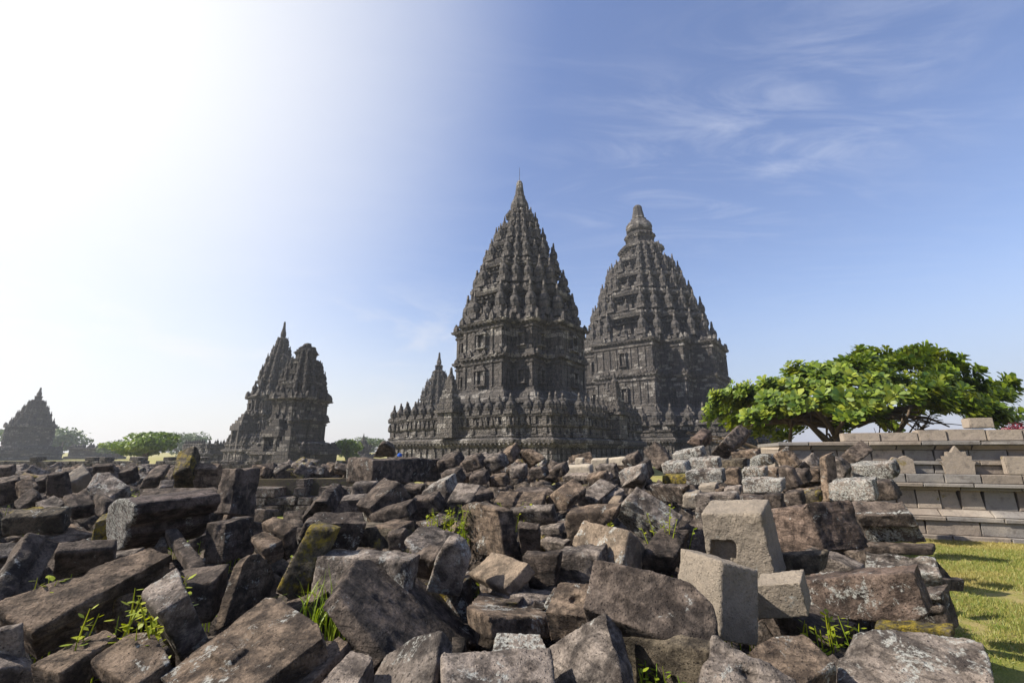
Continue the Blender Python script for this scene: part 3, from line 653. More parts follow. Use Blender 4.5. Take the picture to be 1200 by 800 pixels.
# ---------------------------------------------------------------- stone podium beyond the lawn
def podium():
    d = Vector((-0.935, 0.354, 0)); n = Vector((-0.354, -0.935, 0))       # along the wall (towards the heap), outward
    o = Vector((11.9, 9.75, 0)); a = math.atan2(d.y, d.x)
    t = empty('stone_podium', o, a)
    tag(t, 'long moulded stone podium wall with pointed antefixes beyond the lawn', 'podium')
    Lw = 5.6; rnd = random.Random(12)                       # local +x along the wall, local +y = -outward... outward is +y or -y
    out = 1 if (Matrix.Rotation(a, 3, 'Z') @ Vector((0, 1, 0))).dot(n) > 0 else -1
    x0 = -6.0
    def course(name, z0, z1, depth, block, mat='podium', jit=0.010, prof=0.0):
        mb = MB(); x = x0
        while x < Lw:
            w = block*rnd.uniform(0.75, 1.3); w = min(w, Lw-x+0.01)
            j = rnd.uniform(-jit, jit); gap = 0.006
            y1 = out*(depth+j); y0 = -out*3.5
            zz0, zz1 = z0+0.002, z1-0.003
            c = 0.012
            ya = out*(depth+j-c)
            vs = [(x+gap, y0, zz0), (x+w-gap, y0, zz0), (x+w-gap, ya+out*prof, zz0), (x+gap, ya+out*prof, zz0),
                  (x+gap+c, y1+out*prof, zz0+c), (x+w-gap-c, y1+out*prof, zz0+c), (x+w-gap-c, y1, zz1-c), (x+gap+c, y1, zz1-c),
                  (x+gap, ya, zz1), (x+w-gap, ya, zz1), (x+gap, y0, zz1), (x+w-gap, y0, zz1)]
            vs = [list(q) for q in vs]
            for k_ in range(4, 8):
                vs[k_][0] += rnd.uniform(-.006, .006); vs[k_][1] += rnd.uniform(-.008, .008); vs[k_][2] += rnd.uniform(-.005, .005)
            if rnd.random() < 0.35 and zz1-zz0 > 0.08:
                k_ = rnd.choice((6, 7)); vs[k_][0] += (-1 if k_ == 6 else 1)*rnd.uniform(.01, .03); vs[k_][1] -= out*rnd.uniform(.01, .03); vs[k_][2] -= rnd.uniform(.01, .03)
            mb.add(vs, [(0, 1, 2, 3), (3, 2, 5, 4), (4, 5, 6, 7), (7, 6, 9, 8), (8, 9, 11, 10), (0, 3, 4, 7, 8, 10), (1, 11, 9, 6, 5, 2), (0, 10, 11, 1)])
            x += w
        return mb.build(name, M[mat], t)
    course('footing', 0.0, 0.10, 0.46, 0.8); course('plinth', 0.10, 0.38, 0.34, 0.85)
    course('base_moulding', 0.38, 0.47, 0.40, 0.9); course('base_moulding', 0.47, 0.60, 0.20, 0.9, prof=0.14)
    course('dado', 0.60, 1.00, 0.10, 0.42, jit=0.03)
    course('cornice', 1.00, 1.07, 0.22, 0.9); course('cornice', 1.07, 1.15, 0.34, 1.0); course('ledge', 1.15, 1.34, 0.30, 0.7)
    course('upper_wall', 1.34, 1.53, 0.06, 0.7); course('upper_wall', 1.53, 1.62, 0.13, 0.8); course('upper_wall', 1.62, 1.86, 0.03, 0.6, jit=0.02)
    course('upper_cornice', 1.86, 1.96, 0.16, 0.8, prof=-0.08); course('upper_cornice', 1.96, 2.05, 0.22, 1.0)
    # coping blocks on top, only along the nearer stretch
    x = x0
    while x < 3.55:
        w = rnd.uniform(0.5, 0.75); mb = MB(); y = out*(0.05+rnd.uniform(-0.02, 0.02)); hh = rnd.uniform(0.23, 0.27) if x < 2.6 else 0.2
        bm = bmesh.new(); bmesh.ops.create_cube(bm, size=1, matrix=Matrix.Translation((x+w/2, y-out*0.16, 2.052+hh/2)) @ Matrix.Diagonal((w-0.015, 0.34, hh, 1)))
        bmesh.ops.bevel(bm, geom=bm.edges[:], offset=0.014, segments=2, affect='EDGES')
        me = bpy.data.meshes.new('coping_block'); bm.to_mesh(me); bm.free(); me.materials.append(M['podium'])
        c = bpy.data.objects.new('coping_block', me); COL.objects.link(c); c.parent = t
        x += w
    # antefixes: flame-edged slabs on the ledge
    def antefix(x, w, h, full):
        prof = [(-0.5, 0), (0.5, 0), (0.52, 0.30), (0.60, 0.44), (0.46, 0.48), (0.50, 0.64), (0.33, 0.64), (0.32, 0.80), (0.17, 0.76), (0.0, 1.0), (-0.17, 0.76), (-0.32, 0.80), (-0.33, 0.64), (-0.50, 0.64), (-0.46, 0.48), (-0.60, 0.44), (-0.52, 0.30)]
        if not full: prof = [(-0.5, 0), (0.5, 0), (0.52, 0.55), (0.35, 0.72), (0.1, 0.66), (-0.2, 0.78), (-0.5, 0.6)]
        mb = MB(); k = len(prof)
        vs = [(x+u*w, out*0.28, 1.343+v*h) for u, v in prof]+[(x+u*w*0.9, out*(0.14-0.05*v), 1.343+v*h*0.97) for u, v in prof]
        fs = [tuple(range(k)), tuple(range(2*k-1, k-1, -1))]+[(i, k+i, k+(i+1) % k, (i+1) % k) for i in range(k)]
        mb.add(vs, fs); mb.build('antefix', M['podium'], t)
    antefix(2.2, 0.50, 0.60, True); antefix(3.2, 0.42, 0.50, False); antefix(-0.6, 0.5, 0.58, True)
    course('upper_wall', 1.343, 1.72, 0.20, 9.0) if 0 else None
    def rblock(bx, by, bz, sx, sy, sz, name, parent, loc=(0, 0, 0), rz=0.0):
        bm = bmesh.new(); bmesh.ops.create_cube(bm, size=1, matrix=Matrix.Translation((bx, by, bz)) @ Matrix.Diagonal((sx, sy, sz, 1)))
        bmesh.ops.bevel(bm, geom=bm.edges[:], offset=0.015, segments=2, affect='EDGES')
        me = bpy.data.meshes.new(name); bm.to_mesh(me); bm.free(); me.materials.append(M['podium'])
        c = bpy.data.objects.new(name, me); COL.objects.link(c); c.parent = parent; c.location = loc; c.rotation_euler = (0, 0, rz); return c
    rblock(1.15, out*0.22, 1.343+0.19, 0.55, 0.16, 0.38, 'upright_block', t)
    w = Matrix.Translation(o) @ Matrix.Rotation(a, 4, 'Z') @ Vector((1.55, -out*0.10, 2.44))
    c = rblock(0, 0, 0, 0.42, 0.34, 0.22, 'stone_block', None, w, a); tag(c, 'single loose dark block set on the coping of the podium', 'stone')
    return Matrix.Translation(o) @ Matrix.Rotation(a, 4, 'Z'), out
POD, POUT = podium()

# ---------------------------------------------------------------- trees
def leaf_cloud(rs, centers, radii, n, size, up=0.4):
    """n leaf quads scattered round clump centres -> V, F arrays"""
    k = rs.integers(0, len(centers), n); dirs = rs.normal(size=(n, 3)); dirs /= np.linalg.norm(dirs, axis=1)[:, None]
    r = rs.uniform(0.35, 1.0, n)**0.6
    P = centers[k]+dirs*radii[k]*r[:, None]
    N = dirs*0.7+rs.normal(size=(n, 3))*0.6+np.array([0, 0, up]); N /= np.linalg.norm(N, axis=1)[:, None]
    T = np.cross(N, rs.normal(size=(n, 3))); T /= np.linalg.norm(T, axis=1)[:, None]; B = np.cross(N, T)
    s = size*rs.uniform(0.6, 1.3, n)[:, None]
    V = np.stack([P-T*s, P+B*s*0.55, P+T*s, P-B*s*0.55], 1).reshape(-1, 3)
    F = np.arange(n*4).reshape(n, 4)
    return V, F
M['leaf'] = mat_leaf('broad_leaf', rgb(0.030, 0.068, 0.012), rgb(0.17, 0.23, 0.018), rgb(0.29, 0.31, 0.03), 2.2, 0.25)  # darkest green puts the crown's shadows into the leaf colour, leaf by leaf
M['leaf_far'] = mat_leaf('far_leaf', rgb(0.035, 0.070, 0.014), rgb(0.075, 0.115, 0.020), rgb(0.09, 0.12, 0.02), 0.15, 0.2)
M['leaf_lime'] = mat_leaf('lime_leaf', rgb(0.07, 0.13, 0.012), rgb(0.16, 0.22, 0.02), rgb(0.20, 0.24, 0.02), 0.4, 0.28)
def umbrella_tree():
    rnd = random.Random(77); rs = np.random.default_rng(77)
    base = Vector((11.2, 15.6, 1.72)); t = empty('broadleaf_tree', base)
    tag(t, 'low spreading tree with glossy rosettes of leaves behind the podium', 'tree')
    trunk = MB(); br = MB(); ros = []
    def limb(p, d, L, r, depth, tgt):
        pts = [p]; q = p.copy(); dd = d.normalized(); seg = 5
        for i in range(seg):
            dd = (dd+Vector((rnd.uniform(-.16, .16), rnd.uniform(-.16, .16), rnd.uniform(-.10, .03)))).normalized()
            q = q+dd*L/seg
            if q.z > 1.55: q.z = 1.55+0.1*math.sin(q.x*3)
            q.y *= 0.93
            pts.append(q.copy())
        rad = [r*(1-0.55*i/seg) for i in range(seg+1)]
        (trunk if depth == 0 else br).tube(pts, rad, 8 if depth < 2 else 5)
        if depth < 3:
            for i in range(3 if depth < 2 else 2):
                s = pts[rnd.randint(2, seg)]
                ndir = (dd+Vector((rnd.uniform(-.9, .9), rnd.uniform(-.9, .9), rnd.uniform(-.1, .5)))).normalized()
                limb(s, ndir, L*rnd.uniform(.5, .75), r*0.45, depth+1, None)
    for k in range(5):
        a = k*1.257+0.4
        limb(Vector((0.18*math.cos(a), 0.18*math.sin(a), -1.7)), Vector((0.65*math.cos(a), 0.5*math.sin(a), 1.0)), 2.7, 0.17, 0, None)
    for sx in (-1, 1):
        for k in range(7):
            limb(Vector((sx*rnd.uniform(.3, .8), rnd.uniform(-.5, .5), 0.9+rnd.uniform(0, .3))), Vector((sx*1.0, rnd.uniform(-.5, .5), rnd.uniform(0.12, 0.5))), rnd.uniform(1.3, 2.2), 0.11, 1, None)
    # crown envelope: rosettes on an uneven flattened dome
    tries = 0
    lob = [(rs.uniform(-4.7, 4.7), rs.uniform(-3.0, 3.0), rs.uniform(0.5, 1.3)) for _ in range(26)]
    def top(x, y):
        e = 1-(x/4.55)**2-(y/3.4)**2
        if e <= 0: return None
        h = 1.10+2.2*e**0.68*(0.80+0.20*math.tanh((x+1.5)/2.0))
        b = sum(0.36*math.exp(-((x-lx)**2+(y-ly)**2)/(0.5*s*s)) for lx, ly, s in lob)-0.25
        return h+b
    clumps = []
    while len(clumps) < 150 and tries < 20000:
        tries += 1; x, y = rs.uniform(-4.5, 3.95), rs.uniform(-3.4, 3.4); h = top(x, y)
        if h is None: continue
        e = 1-(x/4.55)**2-(y/3.4)**2
        zlow = 0.75+0.40*(1-e)+0.20*math.sin(x*1.7+0.6)
        if h <= zlow: continue
        z = h-abs(rs.normal())*0.10 if rs.random() < 0.66 else rs.uniform(zlow, h)
        if z < zlow: continue
        if any((x-a_)**2+(y-b_)**2+((z-c_)*1.3)**2 < 0.34**2 for a_, b_, c_ in clumps): continue
        clumps.append((x, y, z))
    clumps += [(0.5, -0.6, 3.22), (0.7, -0.6, 2.95), (1.35, -0.3, 3.30), (1.3, -0.3, 3.0), (-1.6, -0.5, 2.72), (-1.5, -0.5, 2.45), (3.9, -0.2, 2.25), (3.5, -0.6, 1.6), (2.9, -0.8, 1.5), (3.6, -0.3, 1.9), (2.3, -1.0, 1.45), (3.2, -0.3, 2.2), (-4.2, -0.4, 1.9), (-4.3, -0.2, 1.55)]
    for x, y, z in clumps:
        for q in range(int(rs.integers(12, 19))):
            d_ = rs.normal(size=3); d_ /= np.linalg.norm(d_); r_ = 0.34*rs.random()**0.5
            ros.append((x+d_[0]*r_*1.15, y+d_[1]*r_*1.15, z+d_[2]*r_*0.8))
    V = []; F = []
    for (x, y, z) in ros:
        c = Vector((x, y, z)); out = Vector((x/5, y/3.6, 0.75+0.3*rs.normal())).normalized()
        u = out.cross(Vector((0.2, 0.9, 0.1))).normalized(); w = out.cross(u)
        n = int(rs.integers(8, 14)); ph = rs.uniform(0, 6)
        sc = rs.uniform(0.8, 1.2)
        for k in range(n):
            a = ph+k*2.4; el = 0.15+0.95*(k/n)
            d = (u*math.cos(a)+w*math.sin(a))*math.cos(el)+out*math.sin(el)
            s = d.cross(out); 
            if s.length < 1e-3: continue
            s.normalize(); L = rs.uniform(0.16, 0.26)*sc; Wd = L*0.27; nn = s.cross(d)
            p0 = c+d*0.03
            q = [p0, p0+d*L*0.45+s*Wd*0.75+nn*0.012, p0+d*L*0.80+s*Wd-nn*0.0, p0+d*L-nn*0.03, p0+d*L*0.80-s*Wd, p0+d*L*0.45-s*Wd*0.75+nn*0.012]
            b = len(V); V += [tuple(v) for v in q]; F.append(tuple(range(b, b+6)))
    fast_mesh('crown', V, F, M['leaf'], t); trunk.build('trunk', M['bark'], t, True); br.build('limb', M['bark'], t, True)
umbrella_tree()
def tree(name, x, y, w, h, label, mat, seed, trunkh=0.3, flat=0.6, nleaf=2600, ls=0.5, cat='tree', group=None, depth=None, ncl=16):
    rs = np.random.default_rng(seed); t = empty(name, (x, y, 0)); tag(t, label, cat, group)
    dpt = depth or w
    c = rs.normal(size=(ncl, 3)); c /= np.linalg.norm(c, axis=1)[:, None]; c *= rs.uniform(0.35, 0.8, ncl)[:, None]
    zc = h*(trunkh+(1-trunkh)/2); hz = h*(1-trunkh)/2
    C = c*np.array([w/2, dpt/2, hz])+np.array([0, 0, zc]); Rr = np.stack([rs.uniform(.22, .42, ncl)*w*0.62]*2+[rs.uniform(.3, .5, ncl)*hz], 1)
    V, F = leaf_cloud(rs, C, Rr, nleaf, ls); fast_mesh('crown', V, F, M[mat], t)
    mb = MB(); mb.tube([(0, 0, -0.2), (0.02*w, 0, h*trunkh*0.7), (-0.02*w, 0.01, zc)], [w*0.035, w*0.026, w*0.012], 8)
    for k in range(6):
        q = C[k]; mb.tube([(0.01*w, 0, h*trunkh*0.75), tuple((q+np.array([0, 0, h*trunkh]))/2*np.array([1, 1, 1])), tuple(q)], [w*0.02, w*0.014, w*0.006], 6)
    mb.build('trunk', M['bark'], t, True)
tree('umbrella_tree', -47, 60, 9.2, 4.5, 'round headed green tree on a short trunk, standing alone between two far ruins', 'leaf_lime', 4, 0.28, nleaf=5200, ls=0.26, ncl=22)
tree('bush', -27.5, 78, 5.0, 4.1, 'bright green bush beside the broken topped tower', 'leaf_lime', 6, 0.12, nleaf=2200, ls=0.25, cat='bush')
tree('bush', 16.5, 21, 1.6, 2.5, 'small green bush below the spreading tree, behind the podium', 'leaf_lime', 16, 0.3, nleaf=500, ls=0.10, cat='bush')
far = [(-152, 150, 30, 9.6, 'hazy rounded trees mass behind the far pyramid temple'), (-116, 165, 19, 9.4, 'tall hazy far tree above the small square ruin'), (-88, 170, 12, 7.2, 'lower hazy tree beside the round headed tree'),
       (-47, 150, 13, 7.2, 'dark tree beyond the bright green bush'), (-37, 165, 9, 7.0, 'smaller dark tree beyond the tiny far spire'), 
       (-103, 122, 9, 5.5, 'bushy green tree near the foot of the hazy pyramid temple')]
for i, (x, y, w, h, lab) in enumerate(far):
    tree('broadleaf_tree', x, y, w, h, lab, 'leaf_far', 60+i, 0.1, nleaf=3000, ls=w*0.022, group='trees on the far horizon')
def palm(x, y, h, seed, label):
    rnd = random.Random(seed); t = empty('palm_tree', (x, y, 0)); tag(t, label, 'palm tree', 'palms on the horizon')
    mb = MB(); mb.tube([(0, 0, 0), (0.3, 0, h*0.5), (0.1, 0, h)], [0.3, 0.22, 0.18], 7); mb.build('trunk', M['bark'], t, True)
    mb = MB()
    for k in range(17):
        a = k*2.4; el = rnd.uniform(-0.3, 1.0); L = rnd.uniform(2.2, 3.0); p = Vector((0.1, 0, h)); pts = []
        for i in range(8):
            pts.append(p.copy()); e = el-i*0.22
            p = p+Vector((math.cos(a)*math.cos(e), math.sin(a)*math.cos(e), math.sin(e)))*L/7
        sd_ = Vector((-math.sin(a), math.cos(a), 0))
        for i in range(7):
            for q in (-1, 1):
                m_ = (pts[i]+pts[i+1])/2; w = 0.75*math.sin(math.pi*(i+1.2)/9)
                mb.add([pts[i], pts[i+1], m_+sd_*q*w*1.2+(pts[i+1]-pts[i])*0.9-Vector((0, 0, 0.35)), m_+sd_*q*w*1.1-Vector((0, 0, 0.3))], [(0, 1, 2, 3)])
    mb.build('crown', M['leaf_far'], t)
def red_shrub():
    p = POD @ Vector((0.72, -POUT*0.45, 2.05)); t = empty('shrub', p); tag(t, 'dark red shrub peeping over the podium at the edge of the picture', 'shrub')
    rs = np.random.default_rng(3); C = rs.normal(size=(8, 3))*np.array([.14, .14, .14])+np.array([0, 0, .32]); V, F = leaf_cloud(rs, C, np.full((8, 3), .12), 420, 0.035)
    fast_mesh('foliage', V, F, mat_leaf('red_leaf', rgb(0.10, 0.012, 0.02), rgb(0.24, 0.03, 0.05), rgb(0.12, 0.05, 0.03), 3, 0.2), t)
    mb = MB(); mb.tube([(0, 0, -0.1), (0.02, 0, 0.3)], [0.02, 0.012], 6); mb.build('stem', M['bark'], t)
red_shrub()
palm(-141, 146, 7.2, 1, 'hazy palm tree rising over the tree line beside the far pyramid temple')
palm(-101, 150, 5.6, 2, 'small hazy palm standing near the low balustraded platform')
palm(-180, 165, 9.0, 3, 'thin hazy palm at the very edge, behind the far pyramid temple')

# ---------------------------------------------------------------- stones
TONE = {'D': (0.82, 0.72, 0.65), 'B': (1.30, 1.08, 0.87), 'G': (1.55, 1.46, 1.38), 'P': (2.35, 2.12, 1.82), 'T': (1.75, 1.48, 1.18), 'M': (0.85, 0.78, 0.62), 'C': (0.80, 0.70, 0.70), 'R': (1.05, 0.86, 0.76), 'W': (3.0, 2.75, 2.35)}
STONES = []
def st(p, e, tone, moss, lich, label, ex=(), cap=0): STONES.append(dict(p=p, e=e, tone=tone, moss=moss, lich=lich, label=label, ex=ex, cap=cap))
st([(-3.093,3.103,1.283), (-2.991,3.227,1.215), (-2.807,2.903,0.927), (-2.909,2.779,0.995)], (-0.066,0.016,-0.063), 'D', 0.1, 0.2, 'dark slab leaning on edge at the far end of the long beam')
st([(-3.092,3.338,1.136), (-2.847,3.5,1.132), (-2.888,3.566,1.184), (-3.133,3.404,1.189)], (-0.096,0.137,-0.257), 'D', 0, 0.2, 'dark block with a pale flat top between leaning slab and half column')
st([(-3.737,3.528,1.07), (-3.606,3.604,1.054), (-3.648,3.69,1.135), (-3.78,3.614,1.151)], (-0.087,0.122,-0.181), 'G', 0, 0.1, 'grey flat stone tucked behind the dark leaning slab')
st([(-3.275,3.834,0.988), (-2.979,3.884,1.033), (-2.997,3.99,1.055), (-3.293,3.941,1.01)], (0.005,0.016,-0.089), 'G', 0, 0.1, 'thin grey slab lying along the back of the long beam')
st([(-2.171,2.315,1.028), (-1.962,2.793,1.244), (-2.088,2.806,1.269), (-2.443,2.389,1.104)], (-0.016,0.085,-0.159), 'B', 0.15, 0.15, 'longest rough beam of stone slanting up toward the half column')
st([(-2.042,2.617,1.058), (-1.989,2.928,1.147), (-2.099,3.001,1.184), (-2.17,2.631,1.078)], (-0.023,0.058,-0.194), 'B', 0.45, 0.1, 'brown stepped block with mossy end set against the long beam')
st([(-1.777,2.052,0.959), (-1.719,2.225,1.028), (-1.813,2.274,1.041), (-1.941,2.097,0.968)], (0.01,0.042,-0.1), 'B', 0.3, 0.1, 'low brown beam below the mossy stepped block')
st([(-2.102,2.168,1.077), (-2.212,2.132,1.057), (-2.224,2.166,1.066), (-2.114,2.202,1.085)], (0.01,0.048,-0.194), 'G', 0.25, 0.2, 'grey upright block at the low end of the long beam')
st([(-2.018,2.207,0.854), (-2.013,2.199,0.899), (-2.032,2.161,0.933), (-2.065,2.11,0.954), (-2.096,2.07,0.943), (-2.1,2.094,0.859)], (-0.132,0.084,0.036), 'G', 0, 0.3, 'rounded grey boulder low down beside yellow weeds')
st([(-1.466,2.021,0.926), (-1.409,2.135,0.971), (-1.59,2.255,1.028), (-1.688,2.255,1.031), (-1.726,2.121,0.977)], (-0,0.029,-0.067), 'B', 0.1, 0.3, 'rough knobbly flat stone behind a yellow green weed')
st([(-1.548,2.228,1.114), (-1.704,2.31,1.159), (-1.718,2.343,1.179), (-1.652,2.443,1.24), (-1.488,2.304,1.161)], (0.025,0.163,-0.245), 'G', 0, 0.3, 'fluted square post stone standing on end at a tilt')
st([(-1.697,2.841,1.086), (-1.818,2.81,1.068), (-2.023,3.023,1.102), (-1.744,3.052,1.134)], (-0.012,0.032,-0.206), 'D', 0.1, 0.1, 'dark wedge with brown flat top between fluted post and round headed stone')
st([(-1.55,2.751,0.895), (-1.463,3.107,0.9), (-1.468,3.118,1.022), (-1.488,3.061,1.123), (-1.517,2.965,1.205), (-1.535,2.894,1.215), (-1.544,2.848,1.179)], (-0.07,0.024,-0.033), 'B', 0.1, 0.15, 'round headed arched stone leaning over')
st([(-0.985,1.848,0.936), (-0.794,2.124,1.06), (-0.861,2.229,1.08), (-1.172,2.484,1.099), (-1.232,2.503,1.094), (-1.401,2.095,0.932)], (0.034,0.047,-0.118), 'B', 0.1, 0.4, 'large rough brown slab with a square socket on top', [([(-1.234,2.135,0.977), (-1.224,2.216,1.005), (-1.08,2.119,1.002), (-1.107,2.057,0.978)], 0.02)])
st([(-0.789,2.016,0.925), (-0.706,2.209,1.007), (-0.774,2.264,1.008), (-0.914,2.073,0.912)], (0.018,0.021,-0.066), 'B', 0.1, 0.1, 'narrow brown plank of stone beside the socketed slab')
st([(-0.586,1.945,0.945), (-0.558,2.083,1.004), (-0.662,2.124,1.013), (-0.741,1.977,0.945)], (0.008,0.037,-0.094), 'G', 0, 0.2, 'pale grey plank of stone under the great pitted block')
st([(-0.552,2.316,0.925), (-0.824,2.449,1.124), (-0.909,2.955,1.17), (-0.861,3.155,1.127), (-0.737,3.348,1.027), (-0.36,3.554,0.738), (-0.16,3.663,0.583), (-0.193,3.313,0.621), (-0.371,2.795,0.772)], (-0.065,0,-0.057), 'D', 0.03, 0.15, 'great pitted dark block, biggest of the heap, tilted toward the viewer')
st([(-1.238,3.18,1.142), (-0.644,3.054,1.153), (-0.674,3.057,0.919), (-1.254,3.18,0.869)], (0.036,0.15,0.006), 'G', 0, 0.35, 'grey square block half hidden behind the great pitted block')
st([(-1.38,4.045,0.969), (-1.128,3.993,0.993), (-1.21,4.102,0.997), (-1.356,4.156,0.987)], (0.003,0.005,-0.053), 'G', 0, 0.1, 'thin pale slip of stone on the grey square block')
st([(-0.813,3.715,0.972), (-0.664,3.551,1.065), (-0.55,3.497,1.06), (-0.62,3.69,0.891), (-0.719,3.743,0.889)], (0.056,0.084,0.066), 'D', 0, 0.1, 'small dark stone wedged by a round headed stump')
st([(-0.564,3.309,0.918), (-0.349,3.318,0.874), (-0.301,3.231,1.075), (-0.327,3.189,1.176), (-0.381,3.173,1.22), (-0.443,3.181,1.208), (-0.502,3.231,1.095)], (0.017,0.119,0.048), 'G', 0, 0.5, 'round headed stump of stone leaning up from the gap')
st([(-1.325,3.157,1.326), (-1.155,3.169,1.293), (-1.353,3.195,0.869), (-1.491,3.181,0.952)], (0.003,0.122,0.014), 'M', 0.65, 0.05, 'dark leaning slab with yellow moss along its edge')
st([(-1.6,4.667,1.114), (-1.078,4.484,1.119), (-1.045,4.463,1.035), (-1.104,4.475,0.946), (-1.545,4.629,0.924), (-1.615,4.658,0.963)], (0.103,0.274,-0.008), 'M', 0.5, 0.1, 'mossy oblong stone lying across the grey block')
st([(-1.067,4.502,1.116), (-0.956,4.718,1.153), (-0.94,4.765,0.975), (-1.063,4.525,0.951)], (-0.23,0.108,0.006), 'B', 0, 0.2, 'brown block behind the mossy oblong stone')
st([(-0.735,3.756,1.029), (-0.845,3.877,1.116), (-0.779,4.034,1.194), (-0.644,4.075,1.194), (-0.437,4.031,1.135), (-0.456,3.864,1.044), (-0.562,3.777,1.012)], (0.053,0.195,-0.103), 'G', 0, 0.25, 'smooth pale rounded rock beside yellow green weeds')
st([(-1.777,4.262,1.188), (-1.323,4.398,1.175), (-1.42,4.559,1.251), (-1.797,4.438,1.258)], (-0.109,0.088,-0.253), 'D', 0, 0.2, 'dark broad block behind the mossy leaning slab')
st([(-2.48,5.76,1.049), (-2.304,5.63,1.245), (-2.208,5.695,1.229), (-2.174,5.884,1.072)], (0.002,0.448,0.181), 'D', 0.1, 0.1, 'small humped dark rock in front of the low ruined wall')
st([(-1.605,5.388,1.196), (-1.335,5.593,1.448), (-1.592,5.858,1.502), (-1.788,5.56,1.224)], (0.109,0.132,-0.171), 'D', 0, 0.15, 'brown tilted cube under the long table slab')
st([(-1.597,5.381,1.116), (-1.153,5.237,1.248), (-1.124,5.265,1.113), (-1.567,5.4,1.015)], (0.044,0.164,0.053), 'D', 0.1, 0.1, 'dark splinter block below the brown tilted cube')
st([(-2.3,6.859,1.345), (-1.992,6.855,1.357), (-2.002,6.894,1.167), (-2.334,6.9,1.143)], (0.01,0.182,0.048), 'G', 0.1, 0.1, 'greyish support block beneath the bright end of the table slab')
st([(-2.072,5.793,1.238), (-1.812,5.846,1.253), (-1.838,5.909,1.069), (-2.166,5.84,1.058)], (-0.004,0.175,0.044), 'G', 0.1, 0.1, 'lower grey stone beneath the table slab support')
st([(-2.429,8.358,1.681), (-1.544,9.769,1.661), (-1.503,9.839,1.232), (-2.431,8.36,1.274)], (-0.551,0.319,0.011), 'D', 0.15, 0.25, 'long dark table slab laid level on top of the heap')
st([(-3.586,12.1,1.67), (-3.35,11.883,2.01), (-3.227,11.912,2.01), (-3.077,12.032,1.905), (-3.067,12.224,1.669)], (0.01,0.173,0.085), 'D', 0, 0.2, 'small pointed rock perched on the long table slab')
st([(-1.195,6.368,1.291), (-0.886,6.241,1.429), (-0.836,6.246,1.258), (-0.927,6.3,1.094), (-1.048,6.33,1.186), (-1.181,6.375,1.204)], (0.091,0.315,0.089), 'G', 0, 0.6, 'grey stone with a lichen covered edge below the table slab')
st([(-1.195,5.643,1.243), (-0.915,5.582,1.287), (-0.825,5.614,1.143), (-1.022,5.68,1.04), (-1.176,5.682,1.116)], (0.033,0.166,0.062), 'D', 0.1, 0.2, 'dark pitted stone below the lichen edged one')
st([(-1.549,6.707,1.309), (-1.256,6.613,1.327), (-1.287,6.693,1.174), (-1.52,6.78,1.131)], (0.041,0.126,0.061), 'D', 0, 0.1, 'small dark brown block just under the table slab end')
st([(-0.832,5.802,1.111), (-0.759,5.683,1.259), (-0.478,5.6,1.238), (-0.608,5.733,1.1), (-0.717,5.8,1.053)], (0.095,0.266,0.173), 'G', 0, 0.1, 'purplish grey stone behind the tall pitted block')
st([(-0.787,4.982,1.051), (-0.619,5.159,1.127), (-0.782,5.266,1.148), (-0.978,5.14,1.087)], (0.008,0.023,-0.069), 'D', 0, 0.2, 'flat dark stone lying by the weed clump')
st([(-1.101,4.255,1.091), (-0.948,4.23,1.123), (-0.92,4.276,0.963), (-1.073,4.3,0.931)], (0.013,0.111,0.039), 'D', 0, 0.2, 'dark chock stone between mossy oblong and pale rounded rock')
st([(-6.656,7.187,1.348), (-6.561,7.347,1.49), (-6.752,7.405,1.63), (-6.813,7.208,1.434)], (-0.06,0.173,-0.162), 'P', 0, 0.2, 'pale tilted block with a carved step near the far pyramid temple')
st([(-5.139,6.067,1.212), (-5.049,6.262,1.363), (-5.393,6.331,1.544), (-5.523,6.274,1.535), (-5.453,6.104,1.353)], (-0.039,0.113,-0.125), 'G', 0.25, 0.5, 'big blue grey lichen rock below the spreading round tree')
st([(-8.134,9.136,1.526), (-7.819,9.265,1.554), (-7.921,9.314,1.602), (-8.182,9.246,1.603)], (-0.032,0.094,-0.163), 'D', 0, 0, 'flat dark block behind the blue grey lichen rock')
st([(-4.956,6.364,1.215), (-4.09,6.694,1.253), (-4.219,6.769,1.316), (-5.024,6.554,1.332)], (-0.023,0.056,-0.113), 'D', 0, 0.15, 'long flat slab behind the half column')
st([(-2.988,3.817,1.391), (-2.984,3.846,1.318), (-3.073,3.942,1.24), (-3.181,4.031,1.208), (-3.174,4.057,1.137), (-3.319,4.21,1.017), (-3.544,4.4,0.939), (-3.636,4.422,1.034), (-3.596,4.311,1.223), (-3.474,4.177,1.339), (-3.288,4.016,1.411), (-3.118,3.893,1.423)], (0.341,0.472,0.036), 'C', 0, 0.12, 'half column lying on its side with a pale pitted end', cap=1.1)
st([(-3.225,5.529,1.586), (-3.141,5.842,1.554), (-3.115,5.84,1.058), (-3.209,5.498,1.129)], (-0.211,0.052,-0.002), 'D', 0.15, 0.1, 'tall dark squared block standing beside the half column')
st([(-5.174,7.673,1.543), (-4.841,7.716,1.542), (-4.87,7.84,1.226), (-5.206,7.796,1.23)], (-0.018,0.175,0.076), 'B', 0.25, 0.1, 'grooved block with yellow moss behind the half column')
st([(-5.534,7.818,1.255), (-5.423,7.578,1.454), (-5.135,7.507,1.575), (-5.166,7.711,1.421), (-5.319,7.92,1.234)], (-0.107,0.208,0.333), 'M', 0.6, 0, 'mossy green boulder behind the long flat slab')
st([(-6.125,8.427,1.518), (-5.997,8.366,1.564), (-5.957,8.36,1.274), (-6.093,8.423,1.27)], (0.049,0.153,0.055), 'G', 0, 0, 'thin upright stone next to the mossy green boulder')
